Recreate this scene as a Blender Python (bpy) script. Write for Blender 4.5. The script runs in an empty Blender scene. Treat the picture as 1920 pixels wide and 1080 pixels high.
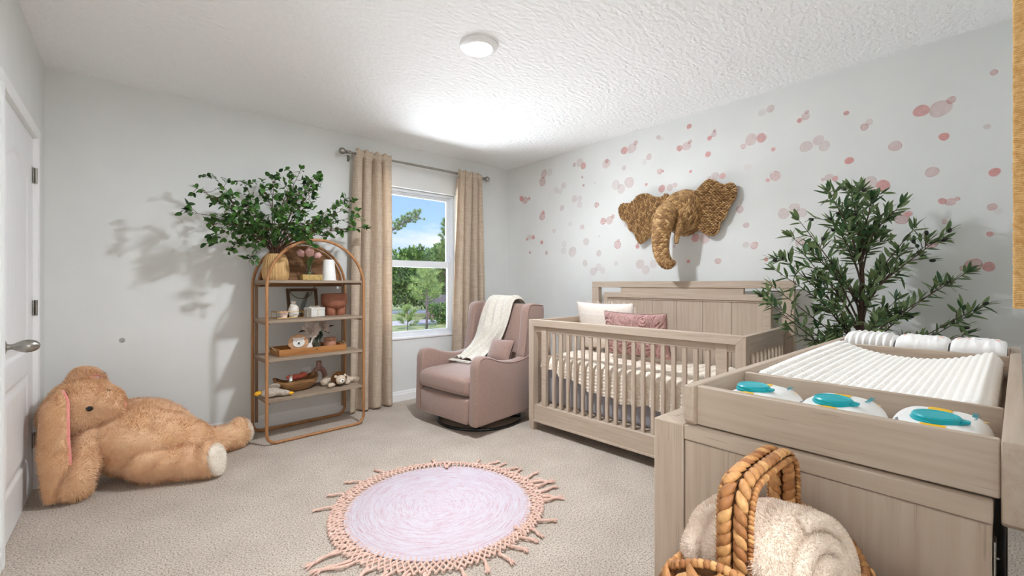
# nursery with crib, glider chair, arched shelf and changing table
import bpy, bmesh, math, random
from mathutils import Vector, Matrix, noise
SC = bpy.context.scene
COL = SC.collection
PI = math.pi
R = math.radians
V = Vector
rnd = random.Random(7)


# ------------------------------------------------------------------ colours and materials
def lin(v):
    v /= 255.0
    return v / 12.92 if v <= 0.04045 else ((v + 0.055) / 1.055) ** 2.4


def c(r, g, b, k=1.0):
    return (min(.92, lin(r) * k), min(.92, lin(g) * k), min(.92, lin(b) * k), 1)


def node_mat(name):
    m = bpy.data.materials.new(name)
    m.use_nodes = True
    nt = m.node_tree
    return m, nt, nt.nodes['Principled BSDF'], nt.nodes['Material Output']


def mk(name, col, col2=None, scale=20, detail=4, rough=.6, bump=0, bscale=None, stretch=(1, 1, 1), metal=0,
       spec=.4, lo=.35, hi=.65, bdist=.01, sheen=0, trans=0, sss=0):
    """principled surface with two-tone noise and a noise bump, in object coordinates"""
    m, nt, p, out = node_mat(name)
    N, L = nt.nodes, nt.links
    p.inputs['Roughness'].default_value = rough
    p.inputs['Metallic'].default_value = metal
    p.inputs['Specular IOR Level'].default_value = spec
    p.inputs['Base Color'].default_value = col
    if sheen:
        p.inputs['Sheen Weight'].default_value = sheen
    tc = N.new('ShaderNodeTexCoord')
    mp = N.new('ShaderNodeMapping')
    mp.inputs['Scale'].default_value = stretch
    L.new(tc.outputs['Object'], mp.inputs['Vector'])
    if col2:
        n = N.new('ShaderNodeTexNoise')
        n.inputs['Scale'].default_value = scale
        n.inputs['Detail'].default_value = detail
        L.new(mp.outputs[0], n.inputs['Vector'])
        r = N.new('ShaderNodeValToRGB')
        r.color_ramp.elements[0].position = lo
        r.color_ramp.elements[1].position = hi
        r.color_ramp.elements[0].color = col2
        r.color_ramp.elements[1].color = col
        L.new(n.outputs[0], r.inputs[0])
        L.new(r.outputs[0], p.inputs['Base Color'])
    if bump:
        n2 = N.new('ShaderNodeTexNoise')
        n2.inputs['Scale'].default_value = bscale or scale
        n2.inputs['Detail'].default_value = 3
        L.new(mp.outputs[0], n2.inputs['Vector'])
        b = N.new('ShaderNodeBump')
        b.inputs['Strength'].default_value = bump
        b.inputs['Distance'].default_value = bdist
        L.new(n2.outputs[0], b.inputs['Height'])
        L.new(b.outputs[0], p.inputs['Normal'])
    if trans:
        t = N.new('ShaderNodeBsdfTranslucent')
        mx = N.new('ShaderNodeMixShader')
        mx.inputs[0].default_value = trans
        if col2:
            L.new(r.outputs[0], t.inputs[0])
        else:
            t.inputs[0].default_value = col
        L.new(p.outputs[0], mx.inputs[1])
        L.new(t.outputs[0], mx.inputs[2])
        L.new(mx.outputs[0], out.inputs[0])
    return m


def wood(name, col, col2, axis, fine=1.0, rough=.55, dark=None):
    """wood whose grain runs along object axis 0/1/2: broad tone, streaks and sparse dark ticks"""
    m, nt, p, out = node_mat(name)
    N, L = nt.nodes, nt.links
    p.inputs['Roughness'].default_value = rough
    p.inputs['Specular IOR Level'].default_value = .3
    tc = N.new('ShaderNodeTexCoord')

    def noi(sc, st, det=4):
        mp = N.new('ShaderNodeMapping')
        s = [st, st, st]
        s[axis] = 1.0
        mp.inputs['Scale'].default_value = s
        L.new(tc.outputs['Object'], mp.inputs['Vector'])
        n = N.new('ShaderNodeTexNoise')
        n.inputs['Scale'].default_value = sc
        n.inputs['Detail'].default_value = det
        L.new(mp.outputs[0], n.inputs['Vector'])
        return n
    n1 = noi(3 * fine, 22)
    r = N.new('ShaderNodeValToRGB')
    r.color_ramp.elements[0].position = .32
    r.color_ramp.elements[1].position = .62
    r.color_ramp.elements[0].color = col2
    r.color_ramp.elements[1].color = col
    L.new(n1.outputs[0], r.inputs[0])
    n2 = noi(9 * fine, 40, 2)
    r2 = N.new('ShaderNodeValToRGB')
    r2.color_ramp.elements[0].position = .29
    r2.color_ramp.elements[1].position = .36
    d = dark or tuple(x * .62 for x in col2[:3]) + (1,)
    r2.color_ramp.elements[0].color = d
    r2.color_ramp.elements[1].color = (1, 1, 1, 1)
    L.new(n2.outputs[0], r2.inputs[0])
    mx = N.new('ShaderNodeMix')
    mx.data_type = 'RGBA'
    mx.blend_type = 'MULTIPLY'
    mx.inputs[0].default_value = .3
    L.new(r.outputs[0], mx.inputs[6])
    L.new(r2.outputs[0], mx.inputs[7])
    L.new(mx.outputs[2], p.inputs['Base Color'])
    b = N.new('ShaderNodeBump')
    b.inputs['Strength'].default_value = .15
    b.inputs['Distance'].default_value = .003
    L.new(n1.outputs[0], b.inputs['Height'])
    L.new(b.outputs[0], p.inputs['Normal'])
    return m


def glass_mat(name, tint=(1, 1, 1, 1), refl=.06):
    m, nt, p, out = node_mat(name)
    N, L = nt.nodes, nt.links
    t = N.new('ShaderNodeBsdfTransparent')
    t.inputs[0].default_value = tint
    g = N.new('ShaderNodeBsdfGlossy')
    g.inputs['Roughness'].default_value = .02
    lw = N.new('ShaderNodeLayerWeight')
    lw.inputs[0].default_value = .25
    ma = N.new('ShaderNodeMath')
    ma.operation = 'MULTIPLY_ADD'
    ma.inputs[1].default_value = .5
    ma.inputs[2].default_value = refl * .3
    L.new(lw.outputs['Fresnel'], ma.inputs[0])
    mx = N.new('ShaderNodeMixShader')
    L.new(ma.outputs[0], mx.inputs[0])
    L.new(t.outputs[0], mx.inputs[1])
    L.new(g.outputs[0], mx.inputs[2])
    L.new(mx.outputs[0], out.inputs[0])
    nt.nodes.remove(p)
    return m


def emit_mat(name, col, st):
    m, nt, p, out = node_mat(name)
    e = nt.nodes.new('ShaderNodeEmission')
    e.inputs[0].default_value = col
    e.inputs[1].default_value = st
    nt.links.new(e.outputs[0], out.inputs[0])
    nt.nodes.remove(p)
    return m


# ------------------------------------------------------------------ mesh builder
class MB:
    def __init__(s):
        s.v, s.f, s.mi, s.M = [], [], [], Matrix.Identity(4)
        s.cur = 0

    def add(s, vs, fs):
        b = len(s.v)
        M = s.M
        s.v.extend((M @ V(p))[:] for p in vs)
        s.f.extend(tuple(b + i for i in f) for f in fs)
        s.mi.extend([s.cur] * len(fs))
        return s

    def bm(s, bm):
        bm.verts.index_update()
        s.add([v.co.copy() for v in bm.verts], [tuple(v.index for v in f.verts) for f in bm.faces])
        bm.free()
        return s

    def box(s, x0, x1, y0, y1, z0, z1, bev=.003, seg=1):
        bm = bmesh.new()
        bmesh.ops.create_cube(bm, size=1)
        for v in bm.verts:
            v.co = V(((x0 + x1) / 2 + v.co.x * (x1 - x0), (y0 + y1) / 2 + v.co.y * (y1 - y0), (z0 + z1) / 2 + v.co.z * (z1 - z0)))
        bev = min(bev, .45 * min(abs(x1 - x0), abs(y1 - y0), abs(z1 - z0)))
        if bev > 0:
            bmesh.ops.bevel(bm, geom=bm.edges[:], offset=bev, segments=seg, affect='EDGES', profile=.5)
        return s.bm(bm)

    def hexa(s, p, bev=.003):
        """eight corners: bottom four ccw, top four ccw"""
        bm = bmesh.new()
        vs = [bm.verts.new(q) for q in p]
        for f in ((3, 2, 1, 0), (4, 5, 6, 7), (0, 1, 5, 4), (1, 2, 6, 5), (2, 3, 7, 6), (3, 0, 4, 7)):
            bm.faces.new([vs[i] for i in f])
        if bev:
            bmesh.ops.bevel(bm, geom=bm.edges[:], offset=bev, segments=1, affect='EDGES')
        return s.bm(bm)

    def prism(s, poly, h0, h1, ax='z', bev=0, seg=2):
        """polygon extruded along an axis; poly coords are the other two axes in order"""
        bm = bmesh.new()

        def P(a, b, h):
            return (a, b, h) if ax == 'z' else (h, a, b) if ax == 'x' else (a, h, b)
        lo = [bm.verts.new(P(a, b, h0)) for a, b in poly]
        hi = [bm.verts.new(P(a, b, h1)) for a, b in poly]
        n = len(poly)
        bm.faces.new(lo[::-1])
        bm.faces.new(hi)
        for i in range(n):
            bm.faces.new((lo[i], lo[(i + 1) % n], hi[(i + 1) % n], hi[i]))
        bmesh.ops.recalc_face_normals(bm, faces=bm.faces[:])
        if bev:
            es = [e for e in bm.edges if len(e.link_faces) == 2 and e.calc_face_angle(0) > .9]
            bmesh.ops.bevel(bm, geom=es, offset=bev, segments=seg, affect='EDGES', profile=.5, clamp_overlap=True)
        return s.bm(bm)

    def tube(s, pts, r, seg=8, closed=False, cap=True, flat=None):
        pts = [V(p) for p in pts]
        n = len(pts)
        rs = r if isinstance(r, (list, tuple)) else [r] * n
        vs, fs = [], []
        up = None
        for i, p in enumerate(pts):
            a = pts[i - 1] if (i or closed) else p
            b = pts[(i + 1) % n] if (i < n - 1 or closed) else p
            t = (b - a)
            t = t.normalized() if t.length > 1e-9 else V((0, 0, 1))
            if up is None:
                up = V((0, 0, 1)) if abs(t.z) < .9 else V((1, 0, 0))
            sd = t.cross(up)
            if sd.length < 1e-6:
                sd = t.cross(V((0, 1, 0)))
            sd.normalize()
            up = sd.cross(t).normalized()
            k = flat or 1
            for j in range(seg):
                an = 2 * PI * j / seg
                vs.append(p + (sd * math.cos(an) + up * math.sin(an) * k) * rs[i])
        m = n if closed else n - 1
        for i in range(m):
            for j in range(seg):
                a, b = i * seg + j, i * seg + (j + 1) % seg
                i2 = ((i + 1) % n) * seg
                fs.append((a, b, i2 + (j + 1) % seg, i2 + j))
        if cap and not closed:
            fs.append(tuple(range(seg))[::-1])
            fs.append(tuple((n - 1) * seg + j for j in range(seg)))
        return s.add(vs, fs)

    def lathe(s, prof, seg=24, ctr=(0, 0, 0), rib=None, ry=1):
        vs, fs = [], []
        n = len(prof)
        for i, (r, z) in enumerate(prof):
            for j in range(seg):
                a = 2 * PI * j / seg
                k = rib(a, z) if rib else 1
                vs.append((ctr[0] + r * k * math.cos(a), ctr[1] + r * k * math.sin(a) * ry, ctr[2] + z))
        for i in range(n - 1):
            for j in range(seg):
                fs.append((i * seg + j, i * seg + (j + 1) % seg, (i + 1) * seg + (j + 1) % seg, (i + 1) * seg + j))
        if prof[0][0] > 1e-6:
            fs.append(tuple(range(seg))[::-1])
        if prof[-1][0] > 1e-6:
            fs.append(tuple((n - 1) * seg + j for j in range(seg)))
        return s.add(vs, fs)

    def ell(s, ctr, rad, seg=12, rings=8, rot=None):
        vs, fs = [], []
        M = rot.to_3x3() if rot else None
        ctr = V(ctr)
        for i in range(rings + 1):
            t = PI * i / rings
            for j in range(seg):
                a = 2 * PI * j / seg
                p = V((rad[0] * math.sin(t) * math.cos(a), rad[1] * math.sin(t) * math.sin(a), rad[2] * math.cos(t)))
                vs.append(ctr + (M @ p if M else p))
        for i in range(rings):
            for j in range(seg):
                fs.append((i * seg + j, (i + 1) * seg + j, (i + 1) * seg + (j + 1) % seg, i * seg + (j + 1) % seg))
        return s.add(vs, fs)

    def along(s, p, d, nrm, l, w, h, seg=6, rings=5):
        """a lump lying along d with its flat side against nrm"""
        d = V(d).normalized()
        nrm = V(nrm)
        y = nrm.cross(d)
        if y.length < 1e-6:
            y = d.orthogonal()
        y.normalize()
        z = d.cross(y)
        rot = Matrix((d, y, z)).transposed()
        M = Matrix.Rotation(PI / 2, 3, 'Y')
        return s.ell(p, (h / 2, w / 2, l / 2), seg, rings, rot @ M)

    def grid(s, fn, nu, nv, cu=False, cv=False):
        vs = [fn(i / (nu if cu else nu - 1), j / (nv if cv else nv - 1)) for i in range(nu) for j in range(nv)]
        fs = []
        for i in range(nu if cu else nu - 1):
            for j in range(nv if cv else nv - 1):
                i2, j2 = (i + 1) % nu, (j + 1) % nv
                fs.append((i * nv + j, i2 * nv + j, i2 * nv + j2, i * nv + j2))
        return s.add(vs, fs)

    def leaf(s, p, d, up, l, w, fold=.25, curl=.15, n=4):
        d = V(d).normalized()
        up = V(up)
        sd = d.cross(up)
        if sd.length < 1e-4:
            sd = d.orthogonal()
        sd.normalize()
        up = sd.cross(d)
        p = V(p)
        vs = [p]
        for i in range(1, n + 1):
            t = i / (n + 1)
            hw = w * .5 * math.sin(PI * t ** .85) ** .7
            m = p + d * l * t - up * curl * l * t * t
            vs += [m - sd * hw + up * fold * hw, m, m + sd * hw + up * fold * hw]
        vs.append(p + d * l - up * curl * l)
        fs = [(0, 2, 1), (0, 3, 2)]
        for i in range(n - 1):
            a = 1 + 3 * i
            fs += [(a, a + 1, a + 4, a + 3), (a + 1, a + 2, a + 5, a + 4)]
        a = 1 + 3 * (n - 1)
        e = len(vs) - 1
        fs += [(a, a + 1, e), (a + 1, a + 2, e)]
        return s.add(vs, fs)

    def build(s, name, mat, parent=None, smooth=True, ang=40, loc=None, rz=0, sub=0, solid=0):
        me = bpy.data.meshes.new(name)
        me.from_pydata([tuple(p) for p in s.v], [], s.f)
        me.update()
        ms = mat if isinstance(mat, (list, tuple)) else [mat]
        for m in ms:
            me.materials.append(m)
        if len(ms) > 1:
            me.polygons.foreach_set('material_index', s.mi)
        if smooth:
            me.polygons.foreach_set('use_smooth', [True] * len(me.polygons))
            if ang < 180:
                me.set_sharp_from_angle(angle=R(ang))
        o = bpy.data.objects.new(name, me)
        COL.objects.link(o)
        if parent:
            o.parent = parent
        if loc:
            o.location = loc
        o.rotation_euler.z = rz
        if solid:
            q = o.modifiers.new('solid', 'SOLIDIFY')
            q.thickness = solid
            q.offset = 0
        if sub:
            q = o.modifiers.new('sub', 'SUBSURF')
            q.levels = q.render_levels = sub
        return o


def tag(o, label, cat, group=None, kind=None):
    o['label'] = label
    o['category'] = cat
    if group:
        o['group'] = group
    if kind:
        o['kind'] = kind
    return o


def root(name, loc, label, cat, rz=0, group=None):
    o = bpy.data.objects.new(name, None)
    o.empty_display_size = .1
    COL.objects.link(o)
    o.location = loc
    o.rotation_euler.z = rz
    return tag(o, label, cat, group)


def struct(o):
    o['kind'] = 'structure'
    return o


def rounded(w, h, r, n=6, x0=0, y0=0):
    """rounded rectangle outline, ccw"""
    out = []
    for cx, cy, a0 in ((w / 2 - r, h / 2 - r, 0), (-w / 2 + r, h / 2 - r, 90), (-w / 2 + r, -h / 2 + r, 180), (w / 2 - r, -h / 2 + r, 270)):
        for i in range(n + 1):
            a = R(a0 + 90 * i / n)
            out.append((x0 + cx + r * math.cos(a), y0 + cy + r * math.sin(a)))
    return out


def spline(pts, n=8, closed=False):
    """Catmull-Rom through points"""
    P = [V(p) for p in pts]
    m = len(P)
    out = []
    for i in range(m if closed else m - 1):
        a, b, c_, d = (P[(i - 1) % m] if closed or i else P[0]), P[i], P[(i + 1) % m], (P[(i + 2) % m] if closed or i + 2 < m else P[-1])
        for k in range(n):
            t = k / n
            out.append(.5 * ((2 * b) + (c_ - a) * t + (2 * a - 5 * b + 4 * c_ - d) * t * t + (3 * b - a - 3 * c_ + d) * t ** 3))
    if not closed:
        out.append(P[-1])
    return out


def blob(mb, voxel, smooth=6):
    """fuse overlapping lumps into one continuous skin"""
    o = mb.build('tmp', bpy.data.materials[0])
    q = o.modifiers.new('r', 'REMESH')
    q.mode = 'VOXEL'
    q.voxel_size = voxel
    q = o.modifiers.new('s', 'SMOOTH')
    q.iterations = smooth
    q.factor = .5
    dg = bpy.context.evaluated_depsgraph_get()
    ev = o.evaluated_get(dg)
    me = ev.to_mesh()
    out = MB()
    out.add([v.co.copy() for v in me.vertices], [tuple(p.vertices) for p in me.polygons])
    ev.to_mesh_clear()
    md = o.data
    bpy.data.objects.remove(o)
    bpy.data.meshes.remove(md)
    return out


def fur(mb, n, length, width, comb=(0, 0, -.5), mat=None, seed=3, curl=.6, test=None):
    """short pile grown out of the builder's own surface"""
    rg = random.Random(seed)
    tri, cum, tot = [], [], 0
    for f in mb.f:
        for k in range(1, len(f) - 1):
            a, b, d = V(mb.v[f[0]]), V(mb.v[f[k]]), V(mb.v[f[k + 1]])
            cr = (b - a).cross(d - a)
            if cr.length < 1e-12:
                continue
            tot += cr.length
            tri.append((a, b, d, cr.normalized()))
            cum.append(tot)
    import bisect
    vs, fs = [], []
    cb = V(comb)
    for i in range(n):
        a, b, d, nm = tri[min(len(tri) - 1, bisect.bisect(cum, rg.random() * tot))]
        u, w = rg.random(), rg.random()
        if u + w > 1:
            u, w = 1 - u, 1 - w
        p = a + (b - a) * u + (d - a) * w
        if test and not test(p, nm):
            continue
        j = V((rg.uniform(-1, 1), rg.uniform(-1, 1), rg.uniform(-1, 1))) * curl
        dr = (nm + cb * .7 + j * .6 + V(noise.noise_vector(p * 14)) * .4)
        if dr.dot(nm) < .25:
            dr += nm * (.35 - dr.dot(nm))
        dr.normalize()
        l = length * rg.uniform(.6, 1.25)
        sd = dr.cross(nm + j * .3)
        if sd.length < 1e-5:
            sd = dr.orthogonal()
        sd = sd.normalized() * width
        k = len(vs)
        mid = p + dr * l * .55 + nm * l * .1
        vs += [p - sd - nm * .002, p + sd - nm * .002, mid + sd * .7, mid - sd * .7, p + dr * l + cb * l * .25]
        fs += [(k, k + 1, k + 2, k + 3), (k + 3, k + 2, k + 4)]
    sv = mb.M
    mb.M = Matrix.Identity(4)
    c0 = mb.cur
    mb.cur = mat if mat is not None else c0
    mb.add(vs, fs)
    mb.cur = c0
    mb.M = sv
    return mb


def island_mat(name, cols, rough=.6, bump=.4):
    m, nt, p, out = node_mat(name)
    N, L = nt.nodes, nt.links
    g = N.new('ShaderNodeNewGeometry')
    r = N.new('ShaderNodeValToRGB')
    e = r.color_ramp.elements
    e[0].color, e[1].color = c(*cols[0]), c(*cols[-1])
    for i, q in enumerate(cols[1:-1]):
        k = e.new((i + 1) / (len(cols) - 1))
        k.color = c(*q)
    L.new(g.outputs['Random Per Island'], r.inputs[0])
    tc = N.new('ShaderNodeTexCoord')
    n = N.new('ShaderNodeTexNoise')
    n.inputs['Scale'].default_value = 90
    n.inputs['Detail'].default_value = 3
    L.new(tc.outputs['Object'], n.inputs['Vector'])
    rr = N.new('ShaderNodeValToRGB')
    rr.color_ramp.elements[0].position = .3
    rr.color_ramp.elements[1].position = .6
    rr.color_ramp.elements[0].color = (.62, .56, .5, 1)
    rr.color_ramp.elements[1].color = (1, 1, 1, 1)
    L.new(n.outputs[0], rr.inputs[0])
    mx = N.new('ShaderNodeMix')
    mx.data_type = 'RGBA'
    mx.blend_type = 'MULTIPLY'
    mx.inputs[0].default_value = .8
    L.new(r.outputs[0], mx.inputs[6])
    L.new(rr.outputs[0], mx.inputs[7])
    L.new(mx.outputs[2], p.inputs['Base Color'])
    p.inputs['Roughness'].default_value = rough
    b = N.new('ShaderNodeBump')
    b.inputs['Strength'].default_value = bump
    b.inputs['Distance'].default_value = .002
    L.new(n.outputs[0], b.inputs['Height'])
    L.new(b.outputs[0], p.inputs['Normal'])
    return m


SKY, SUN, GLOW, GROUND_FILL, LAMP, HALL_FILL, EXPO = .56, 1.6, 1.5, 7500, 480, 22, 1.13
# ------------------------------------------------------------------ shared materials
M = {}
M['wall'] = mk('wall_paint', c(226, 227, 225), c(222, 223, 221), 3, rough=.7, bump=.12, bscale=120, bdist=.002, spec=.25)
M['ceil'] = mk('ceiling_texture', c(247, 248, 247), None, rough=.85, bump=.9, bscale=26, bdist=.012, spec=.1, stretch=(1, 1.5, 1))
M['trim'] = mk('trim_paint', c(238, 238, 238), None, rough=.35, spec=.5)
M['door'] = mk('door_paint', c(236, 236, 236), c(230, 230, 231), 6, rough=.38, bump=.1, bscale=40, stretch=(1, 12, 1), bdist=.002, spec=.5)
M['vinyl'] = mk('window_vinyl', c(228, 231, 236), None, rough=.35)
M['nickel'] = mk('brushed_nickel', c(176, 172, 164), c(150, 146, 140), 30, rough=.3, metal=1, stretch=(1, 1, 12))
M['pane'] = glass_mat('window_glass')
M['black'] = mk('black_metal', c(22, 21, 22), None, rough=.35, spec=.5)
M['gold'] = mk('gold_wire', c(190, 150, 85), None, rough=.3, metal=1)


def carpet():
    m, nt, p, out = node_mat('carpet_pile')
    N, L = nt.nodes, nt.links
    p.inputs['Roughness'].default_value = .95
    p.inputs['Specular IOR Level'].default_value = .1
    tc = N.new('ShaderNodeTexCoord')
    n1 = N.new('ShaderNodeTexNoise')
    n1.inputs['Scale'].default_value = 130
    n1.inputs['Detail'].default_value = 3
    n1.inputs['Roughness'].default_value = .7
    L.new(tc.outputs['Object'], n1.inputs['Vector'])
    r = N.new('ShaderNodeValToRGB')
    e = r.color_ramp.elements
    e[0].position, e[0].color = .36, c(142, 126, 112)
    e[1].position, e[1].color = .64, c(232, 220, 207)
    q = e.new(.46)
    q.color = c(202, 188, 174)
    L.new(n1.outputs[0], r.inputs[0])
    n2 = N.new('ShaderNodeTexNoise')
    n2.inputs['Scale'].default_value = 4
    n2.inputs['Detail'].default_value = 4
    L.new(tc.outputs['Object'], n2.inputs['Vector'])
    r2 = N.new('ShaderNodeValToRGB')
    r2.color_ramp.elements[0].position = .3
    r2.color_ramp.elements[1].position = .7
    r2.color_ramp.elements[0].color = (.86, .85, .84, 1)
    r2.color_ramp.elements[1].color = (1, 1, 1, 1)
    L.new(n2.outputs[0], r2.inputs[0])
    mx = N.new('ShaderNodeMix')
    mx.data_type = 'RGBA'
    mx.blend_type = 'MULTIPLY'
    mx.inputs[0].default_value = 1
    L.new(r.outputs[0], mx.inputs[6])
    L.new(r2.outputs[0], mx.inputs[7])
    L.new(mx.outputs[2], p.inputs['Base Color'])
    b = N.new('ShaderNodeBump')
    b.inputs['Strength'].default_value = .9
    b.inputs['Distance'].default_value = .012
    L.new(n1.outputs[0], b.inputs['Height'])
    L.new(b.outputs[0], p.inputs['Normal'])
    return m


M['carpet'] = carpet()
W, DN, H = 3.96, -4.2, 2.61          # room width, near wall, height

# ------------------------------------------------------------------ room shell
struct(MB().box(-.5, W, DN - 1.6, 0, -.08, 0, 0).build('floor', M['carpet']))
struct(MB().box(-.12, W + .12, DN - .12, .15, H, H + .1, 0).build('ceiling', M['ceil']))
OX0, OX1, OZ0, OZ1 = 2.25, 3.19, .645, 2.19      # window opening
wb = MB()
wb.box(-.12, OX0, 0, .15, -.08, H, 0).box(OX1, W + .12, 0, .15, -.08, H, 0)
wb.box(OX0, OX1, 0, .15, -.08, OZ0, 0).box(OX0, OX1, 0, .15, OZ1, H, 0)
wall_back = struct(wb.build('wall_back', M['wall'], smooth=False))
DY0, DY1, DZ = -1.30, -.385, 2.05                # door opening
wl = MB()
wl.box(-.12, 0, DN - .12, DY0, -.08, H, 0).box(-.12, 0, DY1, 0, -.08, H, 0).box(-.12, 0, DY0, DY1, DZ, H, 0)
struct(wl.build('wall_left', M['wall'], smooth=False))
wall_right = struct(MB().box(W, W + .12, DN - .12, 0, -.08, H, 0).build('wall_right', M['wall'], smooth=False))
struct(MB().box(.96, W, DN - .12, DN, -.08, H, 0).box(0, .96, DN - .12, DN, 2.06, H, 0).build('wall_near', M['wall'], smooth=False))
hw_ = MB().box(-.12, -.04, -5.7, DN - .12, -.08, 2.5, 0).box(1.0, 1.08, -5.7, DN - .12, -.08, 2.5, 0).box(-.12, 1.08, -5.78, -5.7, -.08, 2.5, 0)
struct(hw_.build('wall_hall', M['wall'], smooth=False))
struct(MB().box(-.12, 1.08, -5.78, DN - .12, 2.5, 2.6, 0).build('ceiling_hall', M['ceil']))
MB().lathe([(0, 0), (.016, 0), (.017, .0015), (0, .002)], 16).build(  # small grey disc on the back wall
    'wall_mark', mk('mark_grey', c(150, 148, 146), c(175, 173, 170), 60, rough=.8), wall_back, loc=(.378, 0, .80)).rotation_euler = (R(90), 0, 0)


def base_profile(t):          # (height, thickness)
    return [(0, 0), (t, 0), (t, .07), (t * .72, .078), (t * .72, .088), (t * .4, .1), (0, .1)]


bp = [(-a, b) for a, b in base_profile(.016)]
struct(MB().prism(bp, 0, W, 'x').build('baseboard_back', M['trim'], ang=25))
struct(MB().prism([(W - a, b) for a, b in base_profile(.016)], DN, -.016, 'y').build('baseboard_right', M['trim'], ang=25))
bl = MB().prism(base_profile(.016), DY1 + .062, -.016, 'y').prism(base_profile(.016), DN, DY0 - .062, 'y')
struct(bl.build('baseboard_left', M['trim'], ang=25))
struct(MB().prism([(DN + a, b) for a, b in base_profile(.016)], 1.0, W - .016, 'x').build('baseboard_near', M['trim'], ang=25))

# ------------------------------------------------------------------ door (moulded two-panel leaf) with its casing
door = bpy.data.objects.new('door_1', None)
COL.objects.link(door)
door.location = (0, DY1, 0)
struct(door)
DWd = DY1 - DY0


def door_leaf():
    """front surface as a height field: two sunken-edge panels, the upper one with an arched head"""
    mb = MB()
    ny, nz = 150, 240

    def panel(y, z):
        best = 9
        for z0, z1, arch in ((.215, .70, 0), (.83, 1.80, .07)):
            top = z1 + arch * (math.cos((y - DWd / 2) / (DWd / 2 - .15) * PI) * .5 + .5) if arch else z1
            d = max(.15 - y, y - (DWd - .15), z0 - z, z - top)
            best = min(best, d)
        return best          # <0 inside

    def fn(u, v):
        y, z = .002 + u * (DWd - .004), .004 + v * (DZ - .008)
        d = -panel(y, z)
        if d < 0:
            h = 0
        elif d < .012:
            h = -.009 * math.sin(d / .012 * PI / 2)
        elif d < .03:
            h = -.009 + .001 * (d - .012) / .018
        elif d < .055:
            h = -.008 + .007 * (d - .03) / .025
        else:
            h = -.001
        return (-.008 + h, -y, z)
    mb.grid(fn, ny, nz)
    mb.f = [f[::-1] for f in mb.f]
    mb.box(-.05, -.02, -DWd + .003, -.003, .004, DZ - .005, 0)
    return mb


door_leaf().build('door_leaf', M['door'], door, ang=180)
cas = MB()
CW = .06
cp = [(0, 0), (.012, 0), (.018, .012), (.018, CW - .01), (.014, CW), (0, CW)]
cas.prism([(x, y) for x, y in cp], 0, DZ + .002, 'z')
cas.prism([(x, -DWd - y) for x, y in cp][::-1], 0, DZ + .002, 'z')
cas.prism([(x, DZ + y) for x, y in cp], -DWd - CW, CW, 'y')
cas.box(-.12, 0, -.002, 0, 0, DZ, 0).box(-.12, 0, -DWd, -DWd + .002, 0, DZ, 0).box(-.12, 0, -DWd, 0, DZ - .003, DZ, 0)
cas.build('door_casing', M['trim'], door, ang=25)
for z in (1.83, 1.06, .29):
    h = MB()
    h.tube([(.006, .001, z - .045), (.006, .001, z + .045)], .007, 10)
    h.box(-.006, .0, -.028, .026, z - .044, z + .044, .001)
    for k in (-.03, 0, .03):
        h.tube([(.0, .014, z + k), (.002, .014, z + k)], .004, 8)
    h.build('hinge', M['nickel'], door)
kn = MB()
kn.M = Matrix.Translation((0, DY0 - DY1 + .07, .92)) @ Matrix.Rotation(R(90), 4, 'Y')
kn.lathe([(0, -.012), (.034, -.012), (.034, .0), (.03, .006), (.014, .012), (.012, .022), (.013, .03), (.019, .04), (.026, .055), (.029, .07), (.028, .085), (.022, .1), (.012, .11), (0, .113)], 28)
kn.build('door_knob', M['nickel'], door, ang=30)

# ------------------------------------------------------------------ window
win = bpy.data.objects.new('window_1', None)
COL.objects.link(win)
win.location = ((OX0 + OX1) / 2, .08, OZ0)
struct(win)
hw, hh = (OX1 - OX0) / 2, OZ1 - OZ0


def frame4(mb, x0, x1, z0, z1, t, y0, y1, b=.004, tb=None, tt=None):
    tb, tt = tb or t, tt or t
    mb.box(x0, x0 + t, y0, y1, z0, z1, b).box(x1 - t, x1, y0, y1, z0, z1, b)
    mb.box(x0 + t, x1 - t, y0, y1, z0, z0 + tb, b).box(x0 + t, x1 - t, y0, y1, z1 - tt, z1, b)
    return mb


wf = frame4(MB(), -hw, hw, 0, hh, .03, -.03, .06)
frame4(wf, -hw + .03, hw - .03, .03, hh - .03, .012, -.01, .05)
wf.build('window_frame', M['vinyl'], win)
us = frame4(MB(), -hw + .035, hw - .035, .735, hh - .03, .036, .01, .035, tb=.045)
us = us.build('upper_sash', M['vinyl'], win)
MB().box(-hw + .06, hw - .06, .018, .022, .76, hh - .055, 0).build('pane', M['pane'], us)
ls = frame4(MB(), -hw + .03, hw - .03, .022, .80, .044, -.025, .008, tb=.036, tt=.07)
ls = ls.build('lower_sash', M['vinyl'], win)
MB().box(-hw + .06, hw - .06, -.012, -.008, .05, .74, 0).build('pane', M['pane'], ls)
MB().box(-hw, hw, -.092, -.03, -.018, .004, .003).build('window_sill', M['trim'], win)

# ------------------------------------------------------------------ ceiling lamp
lamp = root('ceiling_light', (1.975, -2.06, H), 'round flush white ceiling light, switched on', 'ceiling light')
MB().lathe([(.112, 0), (.114, -.006), (.108, -.016), (.092, -.024), (.082, -.026), (.078, -.022), (.078, -.004), (.0, -.004)], 48).build('trim_ring', M['trim'], lamp, ang=30)
df = MB().lathe([(.079, -.02), (.07, -.025), (.04, -.0285), (0, -.03)], 40)
df.build('diffuser', emit_mat('lamp_glow', (.88, .94, 1, 1), LAMP), lamp)

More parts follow.
